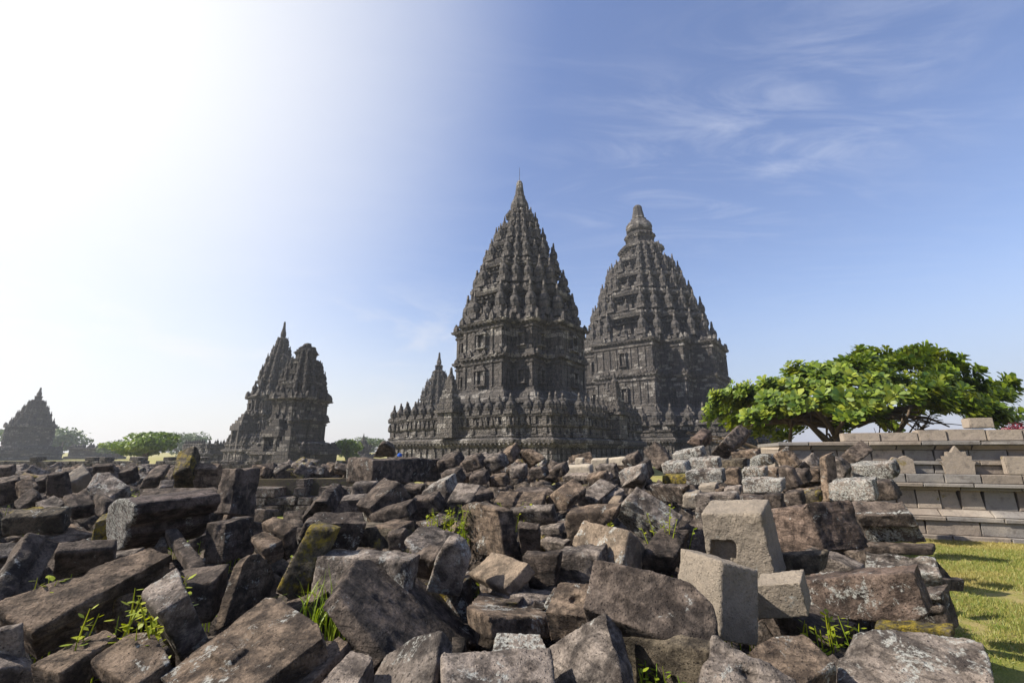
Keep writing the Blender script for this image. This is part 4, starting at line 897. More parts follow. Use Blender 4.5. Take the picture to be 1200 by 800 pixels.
st([(-2.366,4.012,1.237), (-2.288,4.278,1.242), (-2.256,4.306,0.943), (-2.342,4.013,0.931)], (-0.194,0.051,-0.014), 'D', 0, 0.4, 'dark cube with worn rounded corners below the tall squared block')
st([(-1.872,4.009,1.132), (-1.817,4.104,1.19), (-2.039,4.169,1.263), (-2.121,4.098,1.225)], (-0.022,0.141,-0.211), 'B', 0, 0.15, 'brown slanted block beside the worn dark cube')
st([(-1.965,3.925,1.051), (-1.881,4.022,1.097), (-2.068,4.08,1.167), (-2.123,4.017,1.137)], (-0.02,0.085,-0.138), 'B', 0, 0.1, 'small sunlit wedge leaning on the brown slanted block')
st([(-2.347,3.604,0.985), (-2.277,3.674,0.999), (-2.742,3.987,1.188), (-2.819,3.949,1.187)], (-0.003,0.046,-0.096), 'D', 0, 0.2, 'dark grooved plank propped under the half column')
st([(-3.033,4.123,1.019), (-2.916,4.155,1.04), (-3.033,4.26,1.097), (-3.079,4.262,1.097)], (-0,0.052,-0.097), 'G', 0, 0.2, 'small grey chip under the middle of the half column')
st([(-3.812,4.42,1.18), (-3.698,4.468,1.217), (-3.691,4.525,0.951), (-3.828,4.456,0.964)], (-0.07,0.158,0.046), 'M', 0.75, 0.1, 'stubby stone yellow with moss against the half column end')
st([(-6.714,6.416,1.441), (-6.729,6.502,1.148), (-6.904,6.42,1.102), (-6.888,6.336,1.391)], (-0.077,0.147,0.06), 'D', 0, 0.1, 'dark block at the head of the mossy bank')
st([(-6.385,6.227,1.249), (-6.302,6.357,1.324), (-6.426,6.368,1.41), (-6.557,6.269,1.395)], (-0.09,0.133,-0.151), 'B', 0.1, 0.1, 'brown flat stone leaning on the mossy bank')
st([(-5.81,5.679,1.125), (-5.718,5.79,1.278), (-5.802,5.834,1.353), (-5.955,5.734,1.225)], (-0.025,0.081,-0.077), 'D', 0.1, 0.1, 'dark wedge stone beneath the brown flat one')
st([(-5.349,5.545,1.141), (-5.284,5.7,1.199), (-5.54,5.792,1.297), (-5.578,5.606,1.219)], (-0.018,0.055,-0.109), 'G', 0.05, 0.2, 'grey ridged stone on the mossy bank')
st([(-5.37,5.226,1.127), (-5.239,5.44,1.154), (-5.4,5.531,1.208), (-5.54,5.302,1.179)], (-0.007,0.054,-0.12), 'M', 0.6, 0.1, 'moss topped slab on the bank')
st([(-5.186,4.951,1.138), (-4.779,5.101,1.169), (-4.787,5.176,0.971), (-5.203,5.005,0.982)], (-0.056,0.152,0.065), 'M', 0.45, 0.2, 'large weathered rock half sunk in the mossy bank')
st([(-6.693,6.816,1.477), (-6.532,6.876,1.486), (-6.517,7.02,1.155), (-6.736,6.914,1.2)], (-0.043,0.119,0.054), 'D', 0.1, 0.1, 'upright dark stone beside the pale tilted block')
st([(-5.056,5.512,1.155), (-4.912,5.677,1.211), (-5.142,5.757,1.33), (-5.267,5.62,1.284)], (-0.025,0.088,-0.122), 'D', 0.1, 0.2, 'dark rough rock in front of the pale tilted block')
st([(-9.897,9,1.514), (-9.66,9.079,1.528), (-9.677,9.139,1.351), (-9.916,9.064,1.324)], (-0.047,0.148,0.059), 'D', 0, 0, 'flat dark slab end beneath the far pyramid temple')
st([(-8.724,8,1.379), (-8.631,8.255,1.423), (-8.345,8.242,1.409), (-8.237,7.852,1.333)], (0.012,0.036,-0.085), 'D', 0, 0, 'thin dark slab lying above the mossy bank')
st([(-6.688,8.007,1.462), (-6.472,8.048,1.516), (-6.455,8.137,1.288), (-6.671,8.09,1.25)], (-0.04,0.154,0.064), 'D', 0, 0.1, 'dark chipped block behind the lichen rock')
st([(-6.12,7.84,1.226), (-6.049,7.803,1.376), (-5.858,7.895,1.412), (-5.934,7.945,1.232)], (-0.173,0.433,0.196), 'D', 0, 0.1, 'dark leaning block behind the long flat slab')
st([(-5.486,7.394,1.221), (-5.442,7.357,1.274), (-5.299,7.45,1.28), (-5.349,7.52,1.198)], (-0.056,0.083,0.109), 'G', 0, 0.1, 'small grey block on the long flat slab')
st([(-7.197,7.122,1.352), (-7.068,7.183,1.41), (-7.082,7.261,1.207), (-7.194,7.2,1.175)], (-0.109,0.174,0.09), 'D', 0, 0.1, 'small dark block behind the upright stone')
st([(-4.981,5.72,1.304), (-4.709,5.568,1.223), (-4.688,5.552,1.094), (-5.007,5.728,1.11)], (0.071,0.145,-0.052), 'D', 0.3, 0.1, 'dark footing stone under the lichen rock')
st([(-0.645,6.571,1.219), (-0.266,6.769,1.259), (-0.48,7.038,1.333), (-0.823,6.863,1.298)], (0.011,0.029,-0.103), 'D', 0.1, 0.1, 'dark wedge topped stone behind the tall pitted block')
st([(-0.137,4.299,1.297), (-0.075,4.3,0.931), (-0.4,4.803,0.845), (-0.498,4.84,1.266), (-0.362,4.625,1.32)], (0.137,0.095,-0.018), 'B', 0, 0.3, 'tall pitted block standing upright amid weeds')
st([(-0.22,5.919,1.137), (0.336,5.746,1.146), (0.41,6.038,1.296), (-0.132,6.179,1.274)], (0.01,0.043,-0.094), 'B', 0, 0.1, 'brown sloping block behind the tall pitted one')
st([(0.433,6.083,1.221), (0.546,5.87,1.34), (0.68,5.707,1.237), (0.656,5.786,1.122), (0.483,6.06,1.08)], (0.242,0.204,0.13), 'B', 0, 0.2, 'pitted boulder end next to the brown sloping block')
st([(-0.036,5.11,1.185), (0.388,4.87,1.238), (0.436,4.961,1.071), (0.036,5.2,1.002)], (0.036,0.074,0.052), 'G', 0, 0.2, 'grey squared block in front of the brown sloping one')
st([(0.044,4.157,1.175), (0.224,4.111,1.162), (0.238,4.284,0.955), (0.083,4.35,0.935)], (0.016,0.053,0.048), 'D', 0, 0.1, 'dark square step stone beside the tall pitted block')
st([(0.261,4.963,1.046), (0.457,4.812,1.085), (0.473,4.824,1.012), (0.278,4.972,0.98)], (0.058,0.078,0.03), 'G', 0, 0.1, 'little flat grey stone among small weeds')
st([(0.261,4.666,0.985), (0.463,4.29,1.023), (0.458,4.4,0.939), (0.325,4.684,0.883)], (0.069,0.037,0.039), 'G', 0, 0.1, 'little stepped grey stone in front of the weeds')
st([(-0.055,3.234,0.948), (0.103,3.324,1.08), (-0.145,3.643,1.075), (-0.302,3.582,0.957)], (0.055,0.036,-0.075), 'T', 0, 0.05, 'smooth tan sunlit slab tilted like a roof')
st([(0.078,3.469,1.082), (0.311,3.328,1.122), (0.291,3.41,0.917), (0.132,3.51,0.88)], (0.039,0.067,0.026), 'D', 0.05, 0.1, 'dark stone next to the tan roof shaped slab')
st([(0.845,3.573,1.228), (0.763,3.512,1.017), (0.606,3.686,1.025), (0.485,3.864,1.093), (0.582,3.884,1.268), (0.693,3.755,1.254)], (0.173,0.155,-0.128), 'T', 0, 0.4, 'wavy worn tan rock with a dark lichen side')
st([(0.508,4.495,1.236), (0.772,4.361,1.275), (0.925,4.28,1.306), (0.897,4.32,1.194), (0.7,4.44,1.082), (0.53,4.55,0.953)], (0.087,0.163,0.05), 'B', 0, 0.2, 'brown block behind the wavy worn tan rock')
st([(0.78,6.459,1.13), (0.912,6.229,1.281), (1.079,6.065,1.202), (1.029,6.18,1.087), (0.822,6.444,1.056)], (0.304,0.274,0.166), 'G', 0, 0.2, 'rounded grey stone behind the wavy rock')
st([(1.168,6.194,1.189), (1.487,6.306,1.285), (1.391,6.468,1.349), (1.072,6.387,1.267)], (0.015,0.046,-0.099), 'G', 0, 0.2, 'pale sloping stone beside the rounded grey one')
st([(0.797,6.571,1.219), (1.082,6.72,1.285), (0.937,6.882,1.32), (0.667,6.783,1.269)], (0.012,0.029,-0.103), 'B', 0, 0.1, 'brown flat stone behind the pitted boulder end')
st([(0.025,7.126,1.23), (0.591,6.882,1.261), (0.535,7.111,1.304), (0.118,7.326,1.289)], (-0,0.014,-0.062), 'D', 0, 0.1, 'thin dark slab behind the brown sloping block')
st([(1.4,4.314,1.131), (1.312,4.648,0.958), (1.122,4.701,1.086), (0.998,4.666,1.222), (1.049,4.396,1.381)], (0.132,0.087,0.11), 'G', 0, 0.25, 'deeply pitted lichen block tilted on its corner', cap=0.6)
st([(1.238,6.181,1.107), (1.234,6.142,1.173), (1.338,6.075,1.17), (1.355,6.12,1.083)], (0.085,0.119,0.082), 'T', 0, 0, 'small tan peg of stone by the deeply pitted block')
st([(-0.112,2.66,0.964), (0.175,2.814,0.916), (0.36,4.057,0.737), (-0.181,3.531,0.858), (-0.25,2.896,0.947)], (0.019,-0.01,-0.1), 'B', 0.1, 0.3, 'broad brown flat rock with lichen spots')
st([(0.175,2.597,0.98), (0.377,2.493,0.991), (0.397,2.711,1.077), (0.265,2.775,1.069)], (0.027,0.043,-0.12), 'B', 0.05, 0.3, 'brown flat rock split from the broad one by a crack')
st([(0.315,3.5,1.076), (0.601,3.402,1.112), (0.619,3.424,0.903), (0.474,3.475,0.879), (0.29,3.534,0.885)], (0.084,0.198,0.036), 'G', 0, 0.2, 'grey knobbly block with a vertical groove')
st([(0.35,2.352,1.097), (0.433,2.504,1.266), (0.663,2.412,1.228), (0.826,2.346,1.2), (0.888,2.262,1.131), (0.876,2.212,1.078), (0.824,2.144,0.999), (0.722,2.173,1.004), (0.605,2.234,1.038), (0.445,2.303,1.07)], (0.038,0.115,-0.131), 'D', 0, 0.3, 'huge brown boulder slab with a round notch in its lower edge')
st([(0.493,2.363,0.976), (0.769,2.037,1.03), (0.762,2.112,0.859), (0.561,2.382,0.739)], (0.052,0.046,0.02), 'M', 0.3, 0.1, 'dark mossy rock in the shade under the huge boulder slab')
st([(0.404,2.241,1.103), (0.408,1.956,0.946), (0.149,2.185,0.846), (0.161,2.321,0.933), (0.245,2.299,0.995)], (0.078,0.046,-0.087), 'G', 0, 0.25, 'grey pointed stone rising like a gable at the bottom edge')
st([(-0.231,1.892,0.979), (0.143,1.949,0.949), (0.145,2.139,1.001), (-0.27,2.042,1.025)], (0.002,0.03,-0.099), 'G', 0, 0.4, 'flat speckled grey slab at the bottom between two pointed stones')
st([(-0.302,2.15,1.067), (-0.312,1.975,0.932), (-0.592,2.114,0.877), (-0.523,2.182,0.966), (-0.419,2.187,1.028)], (0.042,0.053,-0.073), 'G', 0, 0.25, 'sharp grey pointed stone below the great pitted block')
st([(-0.085,2.342,0.918), (0.161,2.31,0.93), (0.129,2.42,0.967), (-0.07,2.453,0.96)], (0.004,0.021,-0.063), 'G', 0, 1.0, 'stone crusted white with lichen below the broad brown rock')
st([(0.933,3.799,0.899), (0.989,3.63,1.078), (1.18,3.587,1.063), (1.19,3.73,0.892)], (0.214,0.273,0.13), 'D', 0, 0.1, 'dark stone in the gap behind the weed stalks')
st([(1.427,5,0.749), (1.529,4.394,0.982), (1.78,4.504,0.889), (1.953,5.023,0.641)], (0.076,0.064,0.174), 'D', 0, 0.2, 'brown stone under the deeply pitted lichen block')
st([(1.764,5.2,0.832), (1.808,5.007,1.015), (1.955,4.942,0.993), (2.001,5.106,0.784)], (0.275,0.27,0.182), 'D', 0, 0.3, 'small broken stone behind the tan carved block')
st([(1.463,3.644,1.361), (1.759,3.392,1.397), (1.857,3.477,0.932), (1.75,3.58,0.884), (1.508,3.722,1.036)], (0.123,0.136,0.06), 'P', 0, 0.1, 'pale tan carved block with a recessed square panel', [([(1.463,3.644,1.361), (1.759,3.392,1.397), (1.791,3.425,1.229), (1.817,3.445,1.115), (1.853,3.478,0.937), (1.75,3.578,0.89), (1.659,3.626,0.963), (1.641,3.558,1.196), (1.527,3.654,1.185), (1.523,3.712,1.032), (1.503,3.724,1.041)], 0.07)])
st([(1.41,2.886,1.053), (1.594,2.766,1.097), (1.632,2.794,0.923), (1.412,2.938,0.864)], (0.102,0.126,0.038), 'P', 0.25, 0.05, 'pale tan foot block in front of the carved panel block')
st([(1.07,2.532,1.244), (1.279,2.601,1.192), (1.22,2.575,0.868), (1.016,2.508,0.919)], (-0.098,0.281,0.01), 'P', 0, 0.05, 'pale grey cut block with a fluted corner and one shaded face')
st([(2.402,3.918,1.394), (2.433,3.829,1.057), (2.294,4.325,0.933), (2.28,4.353,1.276)], (0.418,0.106,0.003), 'R', 0, 0.2, 'massive reddish brown block with two broad facets')
st([(3.629,4.402,1.27), (3.776,4.472,1.011), (3.435,4.712,0.961), (3.292,4.63,1.235)], (0.066,0.153,0.081), 'D', 0.05, 0.15, 'massive block with a white pitted face beside the reddish one', cap=0.75)
st([(3.324,4.592,0.946), (3.633,4.264,0.993), (3.643,4.275,0.929), (3.327,4.613,0.875)], (0.096,0.076,0.031), 'D', 0, 0.2, 'thin dark slab beneath the white pitted block')
st([(2.695,3.75,0.929), (3.017,3.515,0.934), (3.116,3.663,1.054), (2.781,3.865,1.025)], (0.121,0.168,-0.324), 'G', 0.05, 0.7, 'lichen crusted block at the outer edge beside the lawn')
st([(1.906,3.257,0.977), (2.279,2.836,1.128), (2.308,2.83,0.924), (2.25,2.9,0.863), (1.923,3.264,0.775)], (0.134,0.115,0.029), 'R', 0, 0.45, 'long oblong block with white lichen splashes on its front')
st([(2.227,3.9,0.808), (2.487,3.603,0.873), (2.493,3.595,0.976), (2.39,3.712,1.032), (2.296,3.821,1.058), (2.237,3.888,0.927)], (0.14,0.113,0.015), 'G', 0, 0.1, 'grey triangular stone behind the lichen splashed oblong')
st([(0.78,1.972,1.087), (0.981,1.823,1.014), (0.789,1.753,0.951), (0.664,1.839,0.992)], (0.024,0.097,-0.173), 'G', 0.1, 0.2, 'pale slanting rock with a dark edge at the bottom')
st([(1.026,1.939,0.948), (1.248,1.994,1.012), (1.212,2.118,1.065), (1.087,2.137,1.052), (0.97,2.094,1.012)], (0.015,0.043,-0.096), 'B', 0.05, 0.4, 'hump of grey rock streaked dark brown')
st([(1.286,2.061,0.9), (1.684,1.843,0.984), (1.827,2.006,1.074), (1.815,2.054,1.081), (1.511,2.237,1.021), (1.384,2.186,0.964)], (0.025,0.07,-0.161), 'G', 0, 0.5, 'largest flat slab at the bottom corner, with wavy grey bands')
st([(2.004,2.806,0.877), (2.223,2.591,0.924), (2.227,2.6,0.867), (2.006,2.819,0.805)], (0.067,0.058,0.015), 'M', 0.8, 0.1, 'ledge stone bright with yellow moss beneath the oblong block')
st([(2.519,3.45,0.832), (2.726,3.184,0.936), (2.734,3.188,0.689), (2.514,3.469,0.607)], (0.153,0.112,0.024), 'D', 0.2, 0.3, 'dark base stone under the lichen crusted edge block')
st([(4.755,5.6,0.315), (5.061,5.675,0.295), (4.944,5.633,0.465), (4.81,5.59,0.608)], (-0.013,0.05,-0.005), 'D', 0, 0.1, 'small dark stone fallen onto the lawn')
st([(1.969,3.726,1.047), (2.161,3.464,1.1), (2.145,3.489,0.973), (1.97,3.73,0.892)], (0.112,0.08,0.014), 'M', 0.3, 0.1, 'shaded mossy stone under the massive reddish block')
st([(2.058,7.268,1.305), (2.266,6.327,1.348), (2.334,6.6,1.116), (2.195,7.263,1.071)], (0.1,0.021,0.036), 'D', 0, 0.5, 'dark block with a pale lower edge below the stacked blocks')
st([(2.243,6.285,1.255), (2.392,6.182,1.253), (2.4,6.24,1.09), (2.25,6.345,1.089)], (0.115,0.142,0.064), 'P', 0, 0.3, 'pale small cube at the foot of the stacked blocks')
st([(1.938,4.983,1.368), (2.2,4.745,1.38), (2.212,4.789,1.16), (1.945,5.07,0.988)], (0.081,0.082,0.027), 'G', 0, 0.3, 'grey square block under the stacked row behind the carved panel')
st([(2.867,6.138,1.246), (3.071,5.884,1.249), (3.108,5.92,1.067), (2.907,6.183,1.035)], (0.113,0.086,0.045), 'D', 0, 0.2, 'dark block beside the grey square one in the bottom row')
st([(3.114,5.919,1.276), (3.247,5.78,1.289), (3.26,5.84,1.058), (3.134,5.974,1.041)], (0.09,0.079,0.034), 'D', 0, 0.1, 'dark end block closing the bottom row of the stack')
st([(2.94,7.49,1.29), (3.126,7.324,1.314), (3.128,7.36,1.186), (2.952,7.514,1.173)], (0.103,0.111,0.045), 'P', 0, 0.2, 'small pinkish filler block in the stack')
st([(3.185,7.174,1.275), (3.35,7.031,1.298), (3.359,7.049,1.2), (3.186,7.2,1.175)], (0.109,0.116,0.041), 'G', 0, 0.1, 'thin grey filler block in the stack')
st([(3.122,7.331,1.251), (3.209,7.259,1.256), (3.21,7.28,1.181), (3.123,7.352,1.174)], (0.08,0.085,0.032), 'B', 0, 0.1, 'tiny cube between two filler blocks in the stack')
st([(2.958,8.037,1.461), (3.398,7.679,1.516), (3.423,7.725,1.301), (2.973,8.09,1.25)], (0.112,0.129,0.051), 'G', 0, 0.8, 'pale lichen speckled oblong in the middle of the stack')
st([(3.621,9.727,1.644), (4.063,9.316,1.684), (4.092,9.356,1.47), (3.638,9.78,1.421)], (0.155,0.157,0.067), 'G', 0, 0.8, 'lichen speckled oblong on top of the middle one in the stack')
st([(2.967,9.301,1.586), (3.266,9.006,1.609), (3.338,8.982,1.421), (2.98,9.34,1.374)], (0.182,0.177,0.062), 'G', 0, 0.7, 'short speckled block at the near side of the stack')
st([(2.673,8.431,1.401), (2.995,8.148,1.414), (2.993,8.18,1.257), (2.672,8.461,1.253)], (0.121,0.128,0.038), 'M', 0.9, 0.2, 'short block covered in yellow moss under the speckled one')
st([(3.877,11.325,1.759), (4.349,10.822,1.895), (4.397,10.845,1.684), (3.912,11.35,1.579)], (0.172,0.176,0.081), 'G', 0, 0.9, 'white speckled slanting stone on top of the stack')
st([(3.127,9.407,1.666), (2.922,9.569,1.463), (2.766,9.909,1.834), (2.979,9.731,2.024)], (0.157,0.12,-0.052), 'D', 0, 0.1, 'dark cube balanced on its corner on top of the stack')
st([(5.028,13.458,2.062), (5.137,13.184,2.246), (5.332,13.091,2.148), (5.389,13.3,1.869)], (0.506,0.407,0.257), 'R', 0, 0, 'reddish dark stone at the very top of the stack')
st([(5.056,11.966,1.756), (5.174,11.423,2.084), (5.431,11.435,1.9), (5.423,11.8,1.632)], (0.714,0.504,0.42), 'D', 0, 0.2, 'grooved dark stone tilted upright on top of the stack')
st([(5.366,11.456,1.799), (5.74,11.002,1.838), (5.777,11.038,1.662), (5.406,11.5,1.596)], (0.183,0.145,0.082), 'B', 0, 0.2, 'brown ridged slab on top of the stack by the tree')
st([(4.349,9.865,1.608), (4.645,9.475,1.648), (4.661,9.513,1.481), (4.377,9.89,1.434)], (0.144,0.108,0.05), 'M', 0.4, 0.2, 'moss stained block under the brown ridged slab')
st([(3.709,8.28,1.494), (3.888,8.115,1.528), (3.902,8.18,1.257), (3.724,8.339,1.247)], (0.127,0.133,0.054), 'B', 0.2, 0.1, 'brown block set end on in the middle of the stack')
st([(5.196,10.248,1.672), (5.47,9.958,1.711), (5.518,9.956,1.536), (5.198,10.3,1.473)], (0.19,0.169,0.071), 'M', 0.3, 0.8, 'dark block with mossy white crust high in the stack')
st([(4.215,8.67,1.495), (4.481,8.401,1.519), (4.499,8.45,1.341), (4.233,8.72,1.312)], (0.129,0.12,0.057), 'B', 0, 0.7, 'whitish crusted block in the outer column of the stack')
st([(4.719,8.822,1.489), (4.863,8.68,1.494), (4.891,8.72,1.312), (4.727,8.883,1.302)], (0.107,0.098,0.043), 'B', 0, 0.5, 'small crusted block at the outer end of the stack')
st([(3.55,7.313,1.39), (3.907,6.901,1.402), (3.922,6.947,1.232), (3.575,7.36,1.186)], (0.12,0.097,0.046), 'G', 0, 0.8, 'long speckled block low in the outer column of the stack')
st([(4.145,7.346,1.567), (4.224,7.192,1.547), (4.306,7.174,1.3), (4.213,7.44,1.192)], (0.114,0.05,0.037), 'D', 0.1, 0.1, 'dark sloping stone leaning on the outer end of the stack')
st([(5.289,9.53,1.731), (5.36,9.236,1.848), (5.557,9.132,1.558), (5.504,9.45,1.385)], (0.126,0.054,0.067), 'B', 0, 0.1, 'brown tilted slab in the heap between stack and podium')
st([(6.099,10.555,1.799), (6.259,10.339,1.562), (6.339,10.333,1.617), (6.188,10.557,1.874)], (0.055,0.113,-0.075), 'P', 0, 0.2, 'thin pale strip of stone propped on the brown tilted slab')
st([(5.764,9.508,1.515), (5.789,9.241,1.652), (5.937,9.199,1.492), (5.896,9.45,1.385)], (0.207,0.098,0.165), 'G', 0, 0.1, 'grey rough stone in the heap between stack and podium')
st([(5.445,8.716,1.463), (5.577,8.573,1.498), (5.599,8.63,1.302), (5.456,8.774,1.293)], (0.166,0.143,0.072), 'B', 0, 0.1, 'brown cube below the grey rough stone in that heap')
st([(4.827,8.164,1.427), (4.947,7.992,1.477), (4.991,8.013,1.296), (4.87,8.18,1.257)], (0.156,0.119,0.066), 'D', 0, 0.1, 'dark cube at the bottom of the heap between stack and podium')
st([(4.516,6.902,1.714), (4.548,6.814,1.739), (4.541,6.84,1.137), (4.501,6.948,1.126)], (0.223,0.111,0.06), 'B', 0, 0.2, 'narrow slab standing on end')
st([(5.628,8.394,1.695), (5.707,8.232,1.654), (5.771,8.192,1.497), (5.794,8.266,1.323), (5.692,8.54,1.292)], (0.178,0.067,0.059), 'G', 0, 0.3, 'hollowed block behind the narrow standing slab')
st([(6.956,10.056,1.639), (6.891,9.636,1.833), (6.951,9.438,1.616), (7.012,10,1.448)], (0.393,0.058,0.231), 'D', 0, 0.1, 'dark diamond shaped stone on top of the hollowed block')
st([(6.071,8.559,1.543), (6.452,8.035,1.615), (6.501,8.033,1.433), (6.483,8.085,1.347), (6.08,8.63,1.302)], (0.208,0.141,0.072), 'G', 0, 0.8, 'long pitted pale block atop the outer stack by the podium')
st([(4.433,6.673,1.392), (4.722,6.239,1.451), (4.744,6.287,1.191), (4.457,6.72,1.126)], (0.168,0.11,0.052), 'G', 0, 0.9, 'white pitted block below the long pitted one')
st([(5.091,6.725,1.365), (5.203,6.57,1.398), (5.281,6.545,1.188), (5.114,6.78,1.131)], (0.147,0.099,0.052), 'D', 0, 0.2, 'dark fluted block beside the white pitted one')
st([(4.085,6.713,1.217), (4.214,6.574,1.252), (4.233,6.6,1.116), (4.096,6.741,1.101)], (0.125,0.111,0.048), 'M', 0.6, 0.1, 'small yellow brown block behind the massive reddish block')
st([(3.761,6.623,1.248), (3.882,6.468,1.272), (3.911,6.48,1.106), (3.777,6.649,1.088)], (0.117,0.089,0.038), 'D', 0, 0.1, 'small dark block at the foot of the outer stack end')
st([(1.942,11.5,1.616), (2.282,11.32,1.639), (2.286,11.432,1.258), (1.945,11.608,1.25)], (0.062,0.107,0.039), 'W', 0, 0, 'pale new cut cube standing before the temple platform')
st([(1.587,11.8,1.653), (1.762,11.684,1.654), (1.761,11.721,1.469), (1.586,11.837,1.465)], (0.054,0.077,0.02), 'W', 0, 0, 'small pale cut cube beside the larger new cube')
st([(1.274,11,1.47), (1.748,10.731,1.497), (1.783,10.755,1.309), (1.274,11.044,1.277)], (0.102,0.169,0.053), 'W', 0, 0.1, 'low pale cut slab at the foot of the small new cube')
st([(2.315,11.8,1.632), (2.785,11.43,1.677), (2.798,11.448,1.476), (2.312,11.825,1.466)], (0.117,0.143,0.04), 'W', 0, 0, 'long pale cut slab beside the new cube')
st([(1.146,10.6,1.298), (2.01,9.958,1.345), (2.044,9.978,1.224), (1.165,10.633,1.168)], (0.092,0.118,0.05), 'G', 0, 0.1, 'long grey kerb stone below the pale new cube')
st([(1.825,10.4,1.488), (2.211,10.173,1.53), (2.247,10.236,1.262), (1.845,10.468,1.232)], (0.112,0.181,0.069), 'G', 0, 0.1, 'grey squared stone leaning in front of the long pale slab')
st([(1.797,7.965,1.478), (2.096,7.727,1.555), (2.132,7.765,1.312), (1.835,8,1.242)], (0.132,0.175,0.064), 'G', 0, 0.5, 'speckled block under the pale end of the long cut slab')
st([(2.354,10.134,1.62), (2.558,9.899,1.729), (2.644,9.932,1.537), (2.441,10.15,1.46)], (0.191,0.22,0.142), 'D', 0, 0.2, 'dark shard beside the cube balanced on its corner')
st([(1.775,7.805,1.242), (1.881,7.16,1.424), (2.033,7.402,1.334), (2.111,7.76,1.219)], (0.106,0.065,0.103), 'G', 0, 0.5, 'rounded speckled stone below the speckled block')
st([(1.234,7.973,1.381), (1.479,7.742,1.447), (1.534,7.769,1.311), (1.29,8,1.242)], (0.112,0.134,0.077), 'B', 0, 0.2, 'brown block before the grey kerb stone')
st([(2.173,8.338,1.564), (2.318,8.195,1.626), (2.393,8.21,1.368), (2.251,8.36,1.274)], (0.139,0.162,0.07), 'D', 0.1, 0.1, 'dark block in the shade under the balanced cube')
st([(-1.516,9.501,1.598), (-1.176,9.372,1.716), (-1.056,9.41,1.534), (-1.449,9.56,1.397)], (0.085,0.325,0.149), 'D', 0.2, 0.1, 'dark stone at the end of the table slab with a yellow moss spot')
st([(-1.189,7.945,1.437), (-0.907,7.849,1.496), (-0.836,7.895,1.303), (-1.147,8,1.242)], (0.057,0.189,0.076), 'D', 0, 0.1, 'dark block below the moss spotted one')
st([(-1.021,9.376,1.617), (-0.718,9.19,1.701), (-0.567,9.22,1.507), (-0.92,9.45,1.385)], (0.097,0.196,0.114), 'D', 0, 0.2, 'dark block in the distant ridge before the twin temples')
st([(-0.573,9.279,1.635), (-0.299,9.122,1.734), (-0.166,9.155,1.509), (-0.471,9.34,1.374)], (0.105,0.24,0.113), 'G', 0, 0.2, 'grey block leaning in the distant ridge before the platform')
st([(-0.294,10.114,1.656), (-0.054,9.913,1.834), (0.072,9.966,1.623), (-0.147,10.15,1.46)], (0.141,0.333,0.198), 'B', 0, 0.1, 'brown stone topping the distant ridge')
st([(0.112,10.208,1.799), (0.288,9.879,1.816), (0.58,9.691,1.628), (0.373,10.3,1.473)], (0.113,0.058,0.073), 'B', 0, 0.1, 'brown tilted plate high in the distant ridge')
st([(-0.048,8.758,1.522), (0.219,8.653,1.555), (0.251,8.704,1.342), (-0.032,8.81,1.322)], (0.064,0.159,0.057), 'G', 0, 0.1, 'pale faced block in the middle of the distant ridge')
st([(0.276,8.5,1.471), (0.513,8.348,1.535), (0.603,8.371,1.36), (0.338,8.54,1.292)], (0.084,0.148,0.07), 'D', 0, 0.1, 'dark cube in the distant ridge beside the pale faced block')
st([(0.652,8.598,1.467), (0.884,8.424,1.562), (0.96,8.456,1.399), (0.729,8.63,1.302)], (0.112,0.192,0.1), 'D', 0, 0.1, 'dark wedge at the near end of the distant ridge')
st([(-0.728,7.782,1.391), (-0.457,7.69,1.449), (-0.403,7.743,1.286), (-0.688,7.84,1.226)], (0.052,0.184,0.087), 'D', 0, 0.1, 'dark low block below the distant ridge')
st([(-0.397,7.877,1.386), (-0.14,7.763,1.419), (-0.112,7.81,1.255), (-0.369,7.92,1.234)], (0.064,0.152,0.061), 'B', 0.1, 0.1, 'brown low block below the distant ridge')
def raw_prism(bm, pts, e, back=0.0):
    n = len(pts); a = [bm.verts.new(p) for p in pts]
    b = [bm.verts.new((p[0]+e[0], p[1]+e[1], p[2]+e[2])) for p in pts]
    fs = [bm.faces.new(a), bm.faces.new(b[::-1])]
    for i in range(n): fs.append(bm.faces.new((a[i], b[i], b[(i+1) % n], a[(i+1) % n])))
    return fs
rc = random.Random(417)
def carve(bm, p, e, kind):
    """mason's cuts: rebates, grooves, sockets, left standing by raising the rest of a face"""
    A, C = p[1]-p[0], p[3]-p[0]
    if kind is None: kind = rc.choice(['step', 'step', 'groove', 'socket', 'band', '', '', ''])
    if not kind: return
    faces = [(p[0], A, C, -e), (p[0], A, e, -C), (p[0], C, e, -A)]
    o, U, V, nv = faces[0] if kind == 'socket' else rc.choice(faces)
    if U.length < V.length and kind in ('step', 'band'): U, V = V, U
    if min(U.length, V.length) < 0.16: return
    n = U.cross(V).normalized()
    if n.dot(nv) < 0: n = -n
    h = min(0.05, 0.14*V.length)
    def slab(u0, u1, v0, v1, hh=1.0):
        q = [o+U*u+V*v-n*0.03 for u, v in ((u0, v0), (u1, v0), (u1, v1), (u0, v1))]; raw_prism(bm, q, n*(h*hh+0.03))
    if kind == 'step': slab(0, 1, 0, rc.uniform(.35, .6))
    elif kind == 'band': slab(0, 1, 0, .22); slab(0, 1, .36, .5, .6); slab(0, 1, .78, 1)
    elif kind == 'groove':
        g0 = rc.uniform(.3, .5); w = min(.12, 0.045/U.length); slab(0, g0, 0, 1); slab(g0+w, 1, 0, 1)
    elif kind == 'socket':
        a, b = rc.uniform(.3, .45), rc.uniform(.3, .45); w, l = .22, .22; slab(0, 1, 0, b, 1); slab(0, 1, b+l, 1, 1); slab(0, a, b, b+l, 1); slab(a+w, 1, b, b+l, 1)
